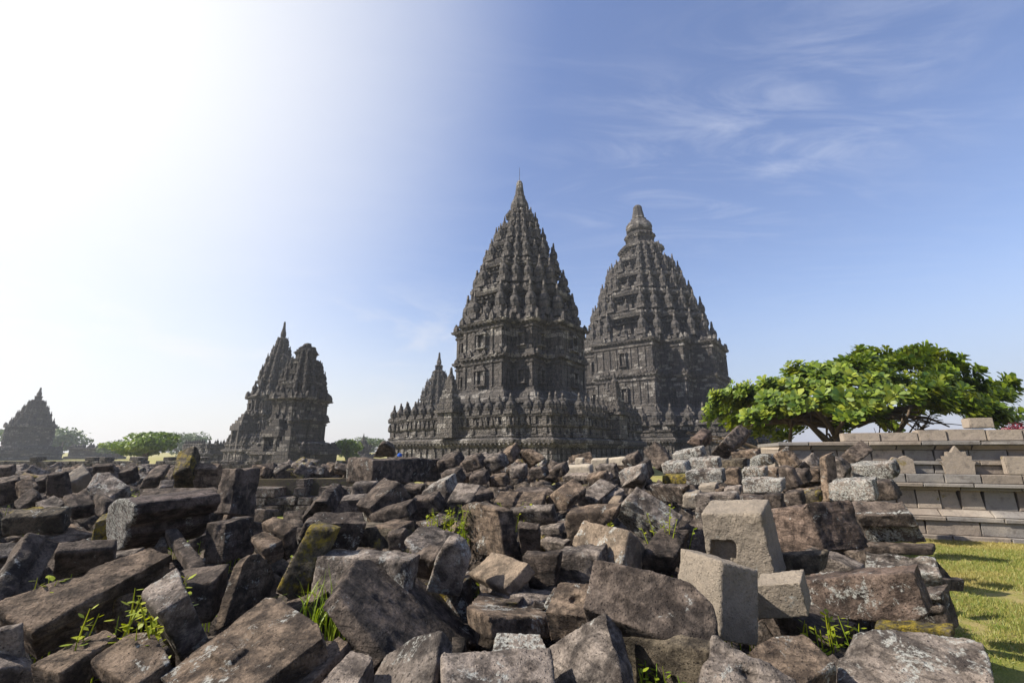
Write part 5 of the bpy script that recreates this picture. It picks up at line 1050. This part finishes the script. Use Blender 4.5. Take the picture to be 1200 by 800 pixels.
def stone_object(d, name='stone_block'):
    pts = [Vector(p) for p in d['p']]; e = Vector(d['e'])
    c = sum(pts, Vector())/len(pts)+e/2; GK = d.get('grow', 1.07)
    pts = [c+(p-c)*GK for p in pts]; e = e*GK; c = c.copy()
    bm = bmesh.new(); raw_prism(bm, [p-c for p in pts], e)
    nrm = (pts[1]-pts[0]).cross(pts[-1]-pts[0]).normalized()
    if nrm.dot(e) > 0: nrm = -nrm
    for pl, h in d['ex']:
        q = [(Vector(p)-c)*GK-nrm*0.03 for p in pl]; raw_prism(bm, q, nrm*(h+0.03))
    if len(pts) == 4 and not d['ex'] and pts[0].y < 6.5: carve(bm, [p-c for p in pts], e, d.get('cut'))
    bmesh.ops.recalc_face_normals(bm, faces=bm.faces[:])
    me = bpy.data.meshes.new(name); bm.to_mesh(me); bm.free(); me.materials.append(M['stone'])
    o = bpy.data.objects.new(name, me); COL.objects.link(o); o.location = c
    sz = min((pts[1]-pts[0]).length, (pts[-1]-pts[0]).length, e.length)
    big = max((pts[1]-pts[0]).length, (pts[-1]-pts[0]).length, e.length)
    dist = max(1.6, c.y)
    vs = max(0.009, min(0.0036*dist, sz/6)); vs = min(vs, 0.04)
    o['_n'] = tuple(nrm); o['_h'] = max((p-c).dot(nrm) for p in pts)
    m = o.modifiers.new('r', 'REMESH'); m.mode = 'VOXEL'; m.voxel_size = vs; m.adaptivity = 0
    m = o.modifiers.new('s', 'SMOOTH'); m.factor = 0.5; m.iterations = 1 if d['tone'] in 'PW' else 2
    return o, vs, sz, big
def finish_stones(items):
    dg = bpy.context.evaluated_depsgraph_get(); dg.update(); k = 0
    for o, vs, sz, big, rough in items:
        k += 1
        me = bpy.data.meshes.new_from_object(o.evaluated_get(dg)); old = o.data; o.modifiers.clear(); o.data = me
        n = len(me.vertices)
        if n < 8: continue
        P = np.empty(n*3, np.float32); me.vertices.foreach_get('co', P); P = P.reshape(-1, 3).astype(float)
        E = np.empty(len(me.edges)*2, np.int32); me.edges.foreach_get('vertices', E); E = E.reshape(-1, 2)
        deg = np.bincount(E.ravel(), minlength=n).astype(float)[:, None]
        def smooth(Q, it):
            for _ in range(it):
                acc = np.stack([np.bincount(E[:, 0], Q[E[:, 1], i], n)+np.bincount(E[:, 1], Q[E[:, 0], i], n) for i in range(3)], 1)
                Q = Q*0.35+0.65*acc/np.maximum(deg, 1)
            return Q
        q = P+k*17.3
        S1 = smooth(P, int(min(24, 5+0.05/vs*2.4)))
        mask = np.clip(-0.05+1.2*fbm(q*6.0, 2, 3), 0, 1)[:, None]*(0.62 if rough > 0.5 else 0.3)
        P2 = P+(S1-P)*mask
        N = np.empty(n*3, np.float32); me.vertices.foreach_get('normal', N); N = N.reshape(-1, 3)
        amp = min(0.027*rough, sz*0.085*rough)
        disp = amp*fbm(q*3.2, 2, 11)+0.35*amp*fbm(q*11, 2, 13)
        pit = np.clip(fbm(q*7.0, 2, 21)-0.35, 0, 1)*amp*1.4
        if vs < 0.02: disp = disp+0.14*amp*fbm(q*34, 2, 17)
        nn = np.array(o['_n']); h = o['_h']; cap = o.get('_cap', 0.0)
        if cap:
            cr = cap*np.clip(1-np.abs(P@nn-h)/0.05, 0, 1); at = me.attributes.new('crust', 'FLOAT', 'POINT'); at.data.foreach_set('value', cr.astype(np.float32))
        for kk in ('_n', '_h', '_cap'):
            if kk in o: del o[kk]
        P2 = P2+N*(disp-pit)[:, None]
        me.vertices.foreach_set('co', P2.astype(np.float32).ravel()); me.polygons.foreach_set('use_smooth', np.ones(len(me.polygons), bool)); me.update()
        bpy.data.meshes.remove(old)
items = []
rt = random.Random(99)
for d in STONES:
    o, vs, sz, big = stone_object(d)
    tag(o, d['label'], 'stone', 'fallen temple stones')
    tn = TONE[d['tone']]; j = rt.uniform(0.86, 1.14)
    o.color = (tn[0]*j, tn[1]*j, tn[2]*j, 1); o['moss'] = max(float(d['moss']), rt.choice((0, .08, .16, .28))); o['lichen'] = float(d['lich'])+0.08
    if d['tone'] in 'PW': o['clean'] = 1.0
    elif d['tone'] == 'T': o['clean'] = 0.5
    if d.get('cap'): o['_cap'] = float(d['cap'])
    items.append((o, vs, sz, big, 0.45 if d['tone'] in 'PW' else 1.0))
finish_stones(items)
# ---------------------------------------------------------------- smaller rubble
rf = random.Random(2024)
def rand_block(c, size, tilt=0.5):
    w, l, h = size
    rot = Matrix.Rotation(rf.uniform(0, 6.28), 3, 'Z') @ Matrix.Rotation(rf.uniform(-tilt, tilt), 3, 'X') @ Matrix.Rotation(rf.uniform(-tilt, tilt), 3, 'Y')
    tp = [Vector((x*w/2*rf.uniform(.92, 1.03), y*l/2*rf.uniform(.92, 1.03), h/2)) for x, y in ((-1, -1), (1, -1), (1, 1), (-1, 1))]
    if rf.random() < 0.15: tp[rf.randint(0, 3)] *= 0.6
    e = rot @ Vector((rf.uniform(-.08, .08)*w, rf.uniform(-.08, .08)*l, -h))
    return dict(p=[tuple(Vector(c)+rot @ p) for p in tp], e=tuple(e), ex=(), tone=rf.choice('DDDBBGG'), grow=1.0)
items = []
def scatter(d, label, group):
    o, vs, sz, big = stone_object(d); tag(o, label, 'stone', group)
    tn = TONE[d['tone']]; j = rf.uniform(0.8, 1.15); o.color = (tn[0]*j, tn[1]*j, tn[2]*j, 1)
    o['moss'] = rf.choice((0.0, 0.0, 0.1, 0.35, 0.55)); o['lichen'] = rf.choice((0.1, 0.2, 0.3, 0.6))
    items.append((o, vs, sz, big, 1.0))
def inframe(x, y): return y > 0.5 and abs(x/y) < 1.12
n = 0
while n < 74:                                             # wedged low in the gaps of the near heap
    y = rf.uniform(1.9, 9.5); x = rf.uniform(-1.15*y, 0.66*y)
    q = x/y
    if -0.62 < q < -0.28 and y > 6.2: continue
    z = float(mound_z(x, y, 0.0))
    if z < 0.7: continue
    s = rf.uniform(0.26, 0.46)
    d = rand_block((x, y, z-s*0.30-0.03), (s*rf.uniform(.8, 1.3), s*rf.uniform(.8, 1.3), s*rf.uniform(.55, .9)), 0.45); n += 1
    scatter(d, 'dark worn filler stone wedged low in a gap between bigger blocks', 'filler stones in the gaps of the heap')
n = 0
while n < 62:                                             # bank beneath the far ruins
    y = rf.uniform(9.5, 25); x = -y*rf.uniform(0.56, 1.15)
    z = float(mound_z(x, y, 0.0))
    if z < 0.8: continue
    s = rf.uniform(0.38, 0.70)
    d = rand_block((x, y, z+s*0.10), (s*rf.uniform(.7, 1.4), s*rf.uniform(.8, 1.3), s*rf.uniform(.5, .9)), 0.6); n += 1
    scatter(d, 'tumbled dark stone in the long bank below the far ruins', 'stones of the far bank')
for x, y, z in [(-0.9+0.42*i+rf.uniform(-.15, .15), rf.uniform(12.4, 13.6), 1.26+rf.uniform(0, .22)) for i in range(10)]+[(-2.2+0.5*i, rf.uniform(11.4, 12.4), 1.18+rf.uniform(0, .15)) for i in range(12)]:
    s = rf.uniform(0.32, 0.6)
    d = rand_block((x, y, z), (s*1.2, s, s*0.75), 0.6); scatter(d, 'tumbled dark stone in the ridge before the slender tower', 'stones of the ridge before the towers')
for i in range(18):
    x = rf.uniform(4.2, 8.2); y = rf.uniform(9.8, 12.2); s = rf.uniform(0.3, 0.6)
    d = rand_block((x, y, 1.12+rf.uniform(-.2, .24)), (s*1.3, s, s*0.7), 0.5); scatter(d, 'tumbled brown stone behind the stacked blocks', 'stones behind the stack')
for i in range(12):                                       # fallen before the ruined wall
    s = rf.uniform(0.3, 0.55); d = rand_block((rf.uniform(-8.0, -4.2), rf.uniform(12.2, 13.2), s*0.35), (s*1.3, s, s*0.8), 0.5)
    scatter(d, 'stone fallen at the foot of the low ruined wall', 'stones fallen before the ruined wall')
for i in range(26):                                       # on and behind the ruined wall
    x = rf.uniform(-8.2, -4.4); y = rf.uniform(15.0, 16.6); s = rf.uniform(0.3, 0.6)
    d = rand_block((x, y, 1.08+rf.uniform(0, .22)), (s*1.3, s, s*0.7), 0.6); scatter(d, 'small tumbled stone lying on top of the low ruined wall', 'stones on the ruined wall')
finish_stones(items)
def ruined_wall():
    t = empty('ruined_wall', (-6.2, 14.2, 0), R(5)); tag(t, 'low ruined wall of rough courses half buried in rubble, beyond the dark squared block', 'wall')
    bm = bmesh.new(); rnd = random.Random(71)
    for j, (z, h, dep) in enumerate([(0, 0.30, 1.06), (0.30, 0.22, 1.0), (0.52, 0.27, 0.98), (0.79, 0.23, 0.94)]):
        x = -2.6
        while x < 2.5:
            w = rnd.uniform(0.28, 0.85)
            if rnd.random() < (0.95 if j < 2 else 0.74 if j < 3 else 0.35):
                bmesh.ops.create_cube(bm, size=1, matrix=Matrix.Translation((x+w/2, -dep/2+0.9+rnd.uniform(-.16, .16), z+h/2)) @ Matrix.Rotation(rnd.uniform(-.16, .16), 4, 'Z') @ Matrix.Rotation(rnd.uniform(-.06, .06), 4, 'Y') @ Matrix.Diagonal((w-0.02, dep, h-0.015, 1)))
            x += w
    bmesh.ops.bevel(bm, geom=bm.edges[:], offset=0.02, segments=2, affect='EDGES')
    me = bpy.data.meshes.new('courses'); bm.to_mesh(me); bm.free(); me.materials.append(M['stone'])
    o = bpy.data.objects.new('courses', me); COL.objects.link(o); o.parent = t; o['moss'] = 0.35; o['lichen'] = 0.5; o.color = (1.1, 1.0, 0.92, 1)
    mb = MB(); mb.box((0, 1.6, 0.55), (2.6, 1.0, 0.45)); c = mb.build('core_fill', M['earth'], t)
ruined_wall()
def far_wall():
    t = empty('rubble_wall', (-29.5, 37.0, 0), R(3)); tag(t, 'long low wall of piled stones below the far trees, between pyramid temple and pointed temple', 'wall')
    bm = bmesh.new(); rnd = random.Random(19)
    for j, (z, h) in enumerate([(0, 0.34), (0.34, 0.30), (0.64, 0.28), (0.92, 0.24), (1.16, 0.3)]):
        x = -13.0
        while x < 9.0:
            w = rnd.uniform(0.4, 0.95)
            if rnd.random() < (1.0 if j < 3 else 0.85 if j == 3 else 0.28):
                bmesh.ops.create_cube(bm, size=1, matrix=Matrix.Translation((x+w/2, rnd.uniform(-.12, .12), z+h/2)) @ Matrix.Rotation(rnd.uniform(-.12, .12), 4, 'Z') @ Matrix.Rotation(rnd.uniform(-.05, .05)*(1+3*(j == 4)), 4, 'Y') @ Matrix.Diagonal((w-0.02, 1.0, h-0.012, 1)))
            x += w
    bmesh.ops.bevel(bm, geom=bm.edges[:], offset=0.03, segments=1, affect='EDGES')
    me = bpy.data.meshes.new('courses'); bm.to_mesh(me); bm.free(); me.materials.append(M['stone'])
    o = bpy.data.objects.new('courses', me); COL.objects.link(o); o.parent = t; o['moss'] = 0.2; o['lichen'] = 0.4; o.color = (0.95, 0.9, 0.86, 1)
far_wall()
def rubble_chips():
    """broken chips too many to count, lying between the blocks"""
    rs = np.random.default_rng(5); V = []; F = []
    base = np.array([(-1, -1, -1), (1, -1, -1), (1, 1, -1), (-1, 1, -1), (-1, -1, 1), (1, -1, 1), (1, 1, 1), (-1, 1, 1)], float)
    fc = np.array([(3, 2, 1, 0), (4, 5, 6, 7), (0, 1, 5, 4), (1, 2, 6, 5), (2, 3, 7, 6), (3, 0, 4, 7)])
    k = 0; out = 0
    while k < 3900 and out < 40000:
        out += 1
        y = 1.6+24*rs.random()**1.7; x = rs.uniform(-1.2*y, 0.72*y+0.5)
        z = float(mound_z(x, y, 0.30))
        if z < 0.10: continue
        s = rs.uniform(0.03, 0.12)*(1+y*0.10)
        dm = s*rs.uniform(0.5, 1.2, 3); A = np.array(Matrix.Rotation(rs.uniform(0, 6.3), 3, Vector(rs.normal(size=3)).normalized()))
        z += 0.07*float(fbm(np.array([[x*2.2, y*2.2, 0]]), 3, 4)[0])
        if y > 9: z += float(sstep(9, 14, y))*0.22*float(fbm(np.array([[x*.7, y*.7, 0]]), 2, 19)[0])
        v = (base*dm*rs.uniform(0.6, 1.0, (8, 3))) @ A.T+np.array([x, y, z+s*0.3])
        V.append(v); F.append(fc+8*k); k += 1
    o = fast_mesh('rubble_chips', np.concatenate(V), np.concatenate(F), M['stone']); tag(o, kind='stuff')
    o.color = (0.85, 0.76, 0.68, 1); o['moss'] = 0.35; o['lichen'] = 0.2
rubble_chips()

# ---------------------------------------------------------------- lawn grass and weeds
M['grass'] = mat_leaf('grass_blade', rgb(0.11, 0.17, 0.02), rgb(0.34, 0.29, 0.09), rgb(0.37, 0.29, 0.10), 0.55, 0.25)
M['weed'] = mat_leaf('weed_leaf', rgb(0.20, 0.25, 0.012), rgb(0.36, 0.36, 0.015), rgb(0.14, 0.22, 0.012), 3.0, 0.35)
M['grass_long'] = mat_leaf('long_grass', rgb(0.12, 0.20, 0.015), rgb(0.26, 0.30, 0.02), rgb(0.20, 0.26, 0.02), 3.0, 0.35)
def lawn_blades():
    rs = np.random.default_rng(8); n = 130000
    y = 1.5+9.3*rs.random(n)**1.0; x = y*rs.uniform(0.66, 1.22, n)+0.3
    dens = fbm(np.stack([x*1.4, y*1.4, 0*x], 1), 3, 40); keep = (dens > -0.9*rs.random(n)) & (mound_z(x, y) < 0.15); x, y = x[keep], y[keep]; n = len(x)
    a = rs.uniform(0, 6.28, n); h = rs.uniform(0.018, 0.055, n); w = 0.0035+0.002*rs.random(n); lx, ly = rs.normal(0, .02, n), rs.normal(0, .02, n)
    ca, sa = np.cos(a)*w, np.sin(a)*w
    V = np.stack([np.stack([x-ca, y-sa, 0*x], 1), np.stack([x+ca, y+sa, 0*x], 1), np.stack([x+lx, y+ly, h], 1)], 1).reshape(-1, 3)
    o = fast_mesh('lawn_grass', V, np.arange(3*n).reshape(n, 3), M['grass']); tag(o, kind='stuff')
lawn_blades()
def weed(x, y, z, h, stems, leaf, label, spread=0.12, mat='weed', seed=0, dens=1.0):
    rnd = random.Random(seed); t = empty('weed', (x, y, z)); tag(t, label, 'weed', 'weeds among the stones')
    sm = MB(); lv = MB()
    for k in range(stems):
        bx, by = rnd.gauss(0, spread), rnd.gauss(0, spread); hh = h*rnd.uniform(0.6, 1.1); lean = (rnd.uniform(-.3, .3), rnd.uniform(-.3, .3))
        pts = [(bx+lean[0]*hh*(i/5)**1.5, by+lean[1]*hh*(i/5)**1.5, -0.1+(hh+0.1)*i/5) for i in range(6)]
        sm.tube(pts, [0.0035]*5+[0.0015], 4)
        m_ = max(3, int(hh/leaf*1.1*dens))
        for i in range(m_):
            f = 0.25+0.75*(i+rnd.random()*0.6)/m_; j = min(4, int(f*5)); u = f*5-j
            p = Vector(pts[j]).lerp(Vector(pts[j+1]), min(u, 1)); a = rnd.uniform(0, 6.28); el = rnd.uniform(-0.2, 0.7)
            d = Vector((math.cos(a)*math.cos(el), math.sin(a)*math.cos(el), math.sin(el))); s = d.cross(Vector((0, 0, 1))).normalized(); L = leaf*rnd.uniform(0.9, 1.6)
            p = p+d*L*0.25
            lv.add([p, p+d*L*.4+s*L*.30, p+d*L*.8+s*L*.2, p+d*L, p+d*L*.8-s*L*.2, p+d*L*.4-s*L*.30], [(0, 1, 2, 3, 4, 5)])
    lv.add(sm.v, sm.f); lv.build('foliage', M[mat], t)
def tuft(x, y, z, h, n, label, seed, spread=0.09):
    rnd = random.Random(seed); t = empty('grass_tuft', (x, y, z)); tag(t, label, 'grass', 'grass tufts among the stones')
    mb = MB()
    for k in range(n):
        a = rnd.uniform(0, 6.28); bx, by = rnd.gauss(0, spread), rnd.gauss(0, spread); hh = h*rnd.uniform(0.4, 1.1); bend = rnd.uniform(0.15, 0.9)*hh
        w = rnd.uniform(0.003, 0.006); s = Vector((-math.sin(a), math.cos(a), 0)); pts = []
        for i in range(7):
            f = i/6; pts.append(Vector((bx+math.cos(a)*bend*f*f, by+math.sin(a)*bend*f*f, -0.1+(hh+.1)*(f-0.32*f*f*f*(bend/hh)*1.6))))
        vs = []
        for i, p in enumerate(pts): ww = w*(1-(i/6)**2)+0.0004; vs += [p-s*ww, p+s*ww]
        mb.add(vs, [(2*i, 2*i+1, 2*i+3, 2*i+2) for i in range(6)])
    mb.build('blades', M['grass_long'], t)
weed(-1.69, 2.35, 0.86, 0.32, 17, 0.032, 'yellow green weed in front of the rough knobbly flat stone', 0.09, seed=1, dens=1.4)
weed(-2.36, 2.52, 0.86, 0.30, 10, 0.032, 'yellow weed at the low end of the long beam', 0.04, seed=2, dens=1.3)
weed(-1.88, 2.25, 0.84, 0.20, 3, 0.022, 'thin stalked weed before the low brown beam', 0.06, seed=3)
weed(-0.62, 4.9, 0.95, 0.32, 26, 0.034, 'bushy weed against the tall pitted block', 0.13, seed=4, dens=1.2)
weed(0.23, 5.2, 0.97, 0.28, 14, 0.034, 'weed growing above the little flat stones', 0.12, seed=5, dens=1.2)
weed(0.98, 5.0, 0.95, 0.22, 6, 0.034, 'weed beside the wavy worn tan rock', 0.05, seed=6)
weed(1.24, 3.9, 0.86, 0.50, 9, 0.030, 'tall stalked weed beside the pale grey cut block', 0.08, seed=7, dens=0.8)
weed(1.18, 2.75, 0.84, 0.26, 8, 0.036, 'small flowering weed at the foot of the pale grey cut block', 0.06, seed=8)
weed(1.74, 2.85, 0.78, 0.16, 18, 0.028, 'ferny weed behind the hump of grey rock', 0.13, seed=9, dens=1.4)
weed(-1.50, 3.55, 0.86, 0.24, 7, 0.028, 'weed at the foot of the mossy leaning slab', 0.06, seed=10)
weed(-5.82, 7.3, 1.05, 0.22, 14, 0.05, 'green weed clump by the blue grey lichen rock', 0.14, seed=11)
weed(-0.78, 4.5, 0.90, 0.14, 9, 0.034, 'low weed in front of the pale rounded rock', 0.12, seed=12)
weed(-1.95, 3.2, 0.80, 0.16, 6, 0.026, 'dark weed behind the fluted square post', 0.05, 'grass_long', 13)
weed(0.60, 2.15, 0.80, 0.14, 16, 0.024, 'shaded weed between the gable stone and the slanting rock', 0.10, 'grass_long', 14)
for i, (x, y, h, lab) in enumerate([(-2.9, 3.6, .12, 'small weed under the dark slab leaning on edge'), (-3.4, 4.9, .12, 'low weed on the slope below the half column'), (-2.5, 4.3, .14, 'weed in the shade behind the worn dark cube'), (-0.05, 3.6, .12, 'tiny weed beside the tan roof shaped slab'),
        (0.75, 3.4, .12, 'tiny weed under the grey knobbly block'), (2.35, 3.4, .12, 'low weed below the lichen splashed oblong'), (1.9, 4.9, .14, 'small weed behind the carved panel block'), (4.3, 6.6, .2, 'weed between the stacked blocks and the hollowed block'), (-7.0, 6.4, .16, 'weed on the mossy bank'), (-5.2, 5.3, .14, 'second weed of the mossy bank, nearer the half column')]):
    weed(x, y, float(mound_z(x, y, 0.12)), h, 9, 0.028, lab, 0.12, rf.choice(('weed', 'grass_long')), 30+i, 1.2)
for i in range(16):
    y = rf.uniform(2.2, 7.0); x = 0.70*y+0.25+rf.uniform(0.22, 0.5)
    tuft(x, y, 0.06, rf.uniform(.08, .16), 22, 'short grass tuft growing where the heap meets the lawn', 50+i, 0.06)
tuft(-1.10, 2.98, 0.84, 0.36, 70, 'lush long bladed grass tuft beside the great pitted block', 1, 0.085)
tuft(-1.22, 3.3, 0.86, 0.30, 34, 'grass tuft behind the lush one, by the grey square block', 2, 0.06)

# ---------------------------------------------------------------- a visitor behind the table slab
def visitor():
    t = empty('person', (-5.27, 22, 0), R(20)); tag(t, 'person in blue top and cap, mostly hidden behind the table slab', 'person')
    def skin(name, verts, eds, rad, mat, lvl=2):
        me = bpy.data.meshes.new(name); me.from_pydata(verts, eds, []); o = bpy.data.objects.new(name, me); COL.objects.link(o); o.parent = t
        m = o.modifiers.new('k', 'SKIN'); m.use_smooth_shade = True
        for i, r in enumerate(rad): me.skin_vertices[0].data[i].radius = (r, r)
        me.skin_vertices[0].data[0].use_root = True
        s = o.modifiers.new('s', 'SUBSURF'); s.levels = lvl; s.render_levels = lvl; me.materials.append(mat); return o
    def flat(name, col):
        m, nt, b = newmat(name); b.inputs['Base Color'].default_value = rgb(*col); return m
    sk = flat('skin', (0.30, 0.17, 0.11)); bl = flat('blue_cloth', (0.02, 0.08, 0.33)); dk = flat('dark_cloth', (0.03, 0.03, 0.04))
    V = [(0, 0, 0.92), (0, 0, 1.12), (0, 0, 1.36), (0, 0, 1.46), (0, 0, 1.56), (0, 0, 1.66), (-.10, 0, .88), (-.11, .01, .48), (-.11, -.01, .07), (-.11, -.16, .04), (.10, 0, .88), (.11, .01, .48), (.11, -.01, .07), (.11, -.16, .04),
         (-.19, 0, 1.37), (-.25, .01, 1.10), (-.24, -.08, .86), (-.24, -.11, .78), (.19, 0, 1.37), (.25, .01, 1.10), (.24, -.08, .86), (.24, -.11, .78)]
    E = [(0, 1), (1, 2), (2, 3), (3, 4), (4, 5), (0, 6), (6, 7), (7, 8), (8, 9), (0, 10), (10, 11), (11, 12), (12, 13), (2, 14), (14, 15), (15, 16), (16, 17), (2, 18), (18, 19), (19, 20), (20, 21)]
    rad = [.14, .13, .13, .055, .085, .075, .09, .062, .045, .035, .09, .062, .045, .035, .06, .045, .034, .03, .06, .045, .034, .03]
    skin('body', V, E, rad, sk)
    skin('shirt', [(0, 0, .86), (0, 0, 1.1), (0, 0, 1.36), (-.19, 0, 1.38), (-.24, .01, 1.14), (.19, 0, 1.38), (.24, .01, 1.14)], [(0, 1), (1, 2), (2, 3), (3, 4), (2, 5), (5, 6)], [.165, .155, .155, .078, .065, .078, .065], bl)
    skin('trousers', [(0, 0, .92), (-.10, 0, .86), (-.11, .01, .48), (-.11, -.01, .1), (.10, 0, .86), (.11, .01, .48), (.11, -.01, .1)], [(0, 1), (1, 2), (2, 3), (0, 4), (4, 5), (5, 6)], [.16, .11, .08, .06, .11, .08, .06], dk)
    mb = MB(); mb.lathe([(.105, 1.61), (.11, 1.66), (.10, 1.72), (.06, 1.765), (.01, 1.775)], 14); mb.box((0, -.14, 1.625), (.07, .06, .008)); mb.build('cap', bl, t, True)
visitor()

# ---------------------------------------------------------------- air
def haze():
    m = bpy.data.materials.new('haze'); m.use_nodes = True; nt = m.node_tree; nt.nodes.clear()
    out = nt.nodes.new('ShaderNodeOutputMaterial'); v = nt.nodes.new('ShaderNodeVolumePrincipled'); nt.links.new(v.outputs[0], out.inputs['Volume'])
    v.inputs['Color'].default_value = rgb(0.90, 0.94, 1.0); v.inputs['Density'].default_value = HAZE; v.inputs['Anisotropy'].default_value = 0.35
    mb = MB(); mb.box((-20, 110, 27.5), (330, 150, 28.5)); o = mb.build('haze', m); tag(o, kind='stuff')
HAZE = 0.0006
if HAZE > 0: haze()
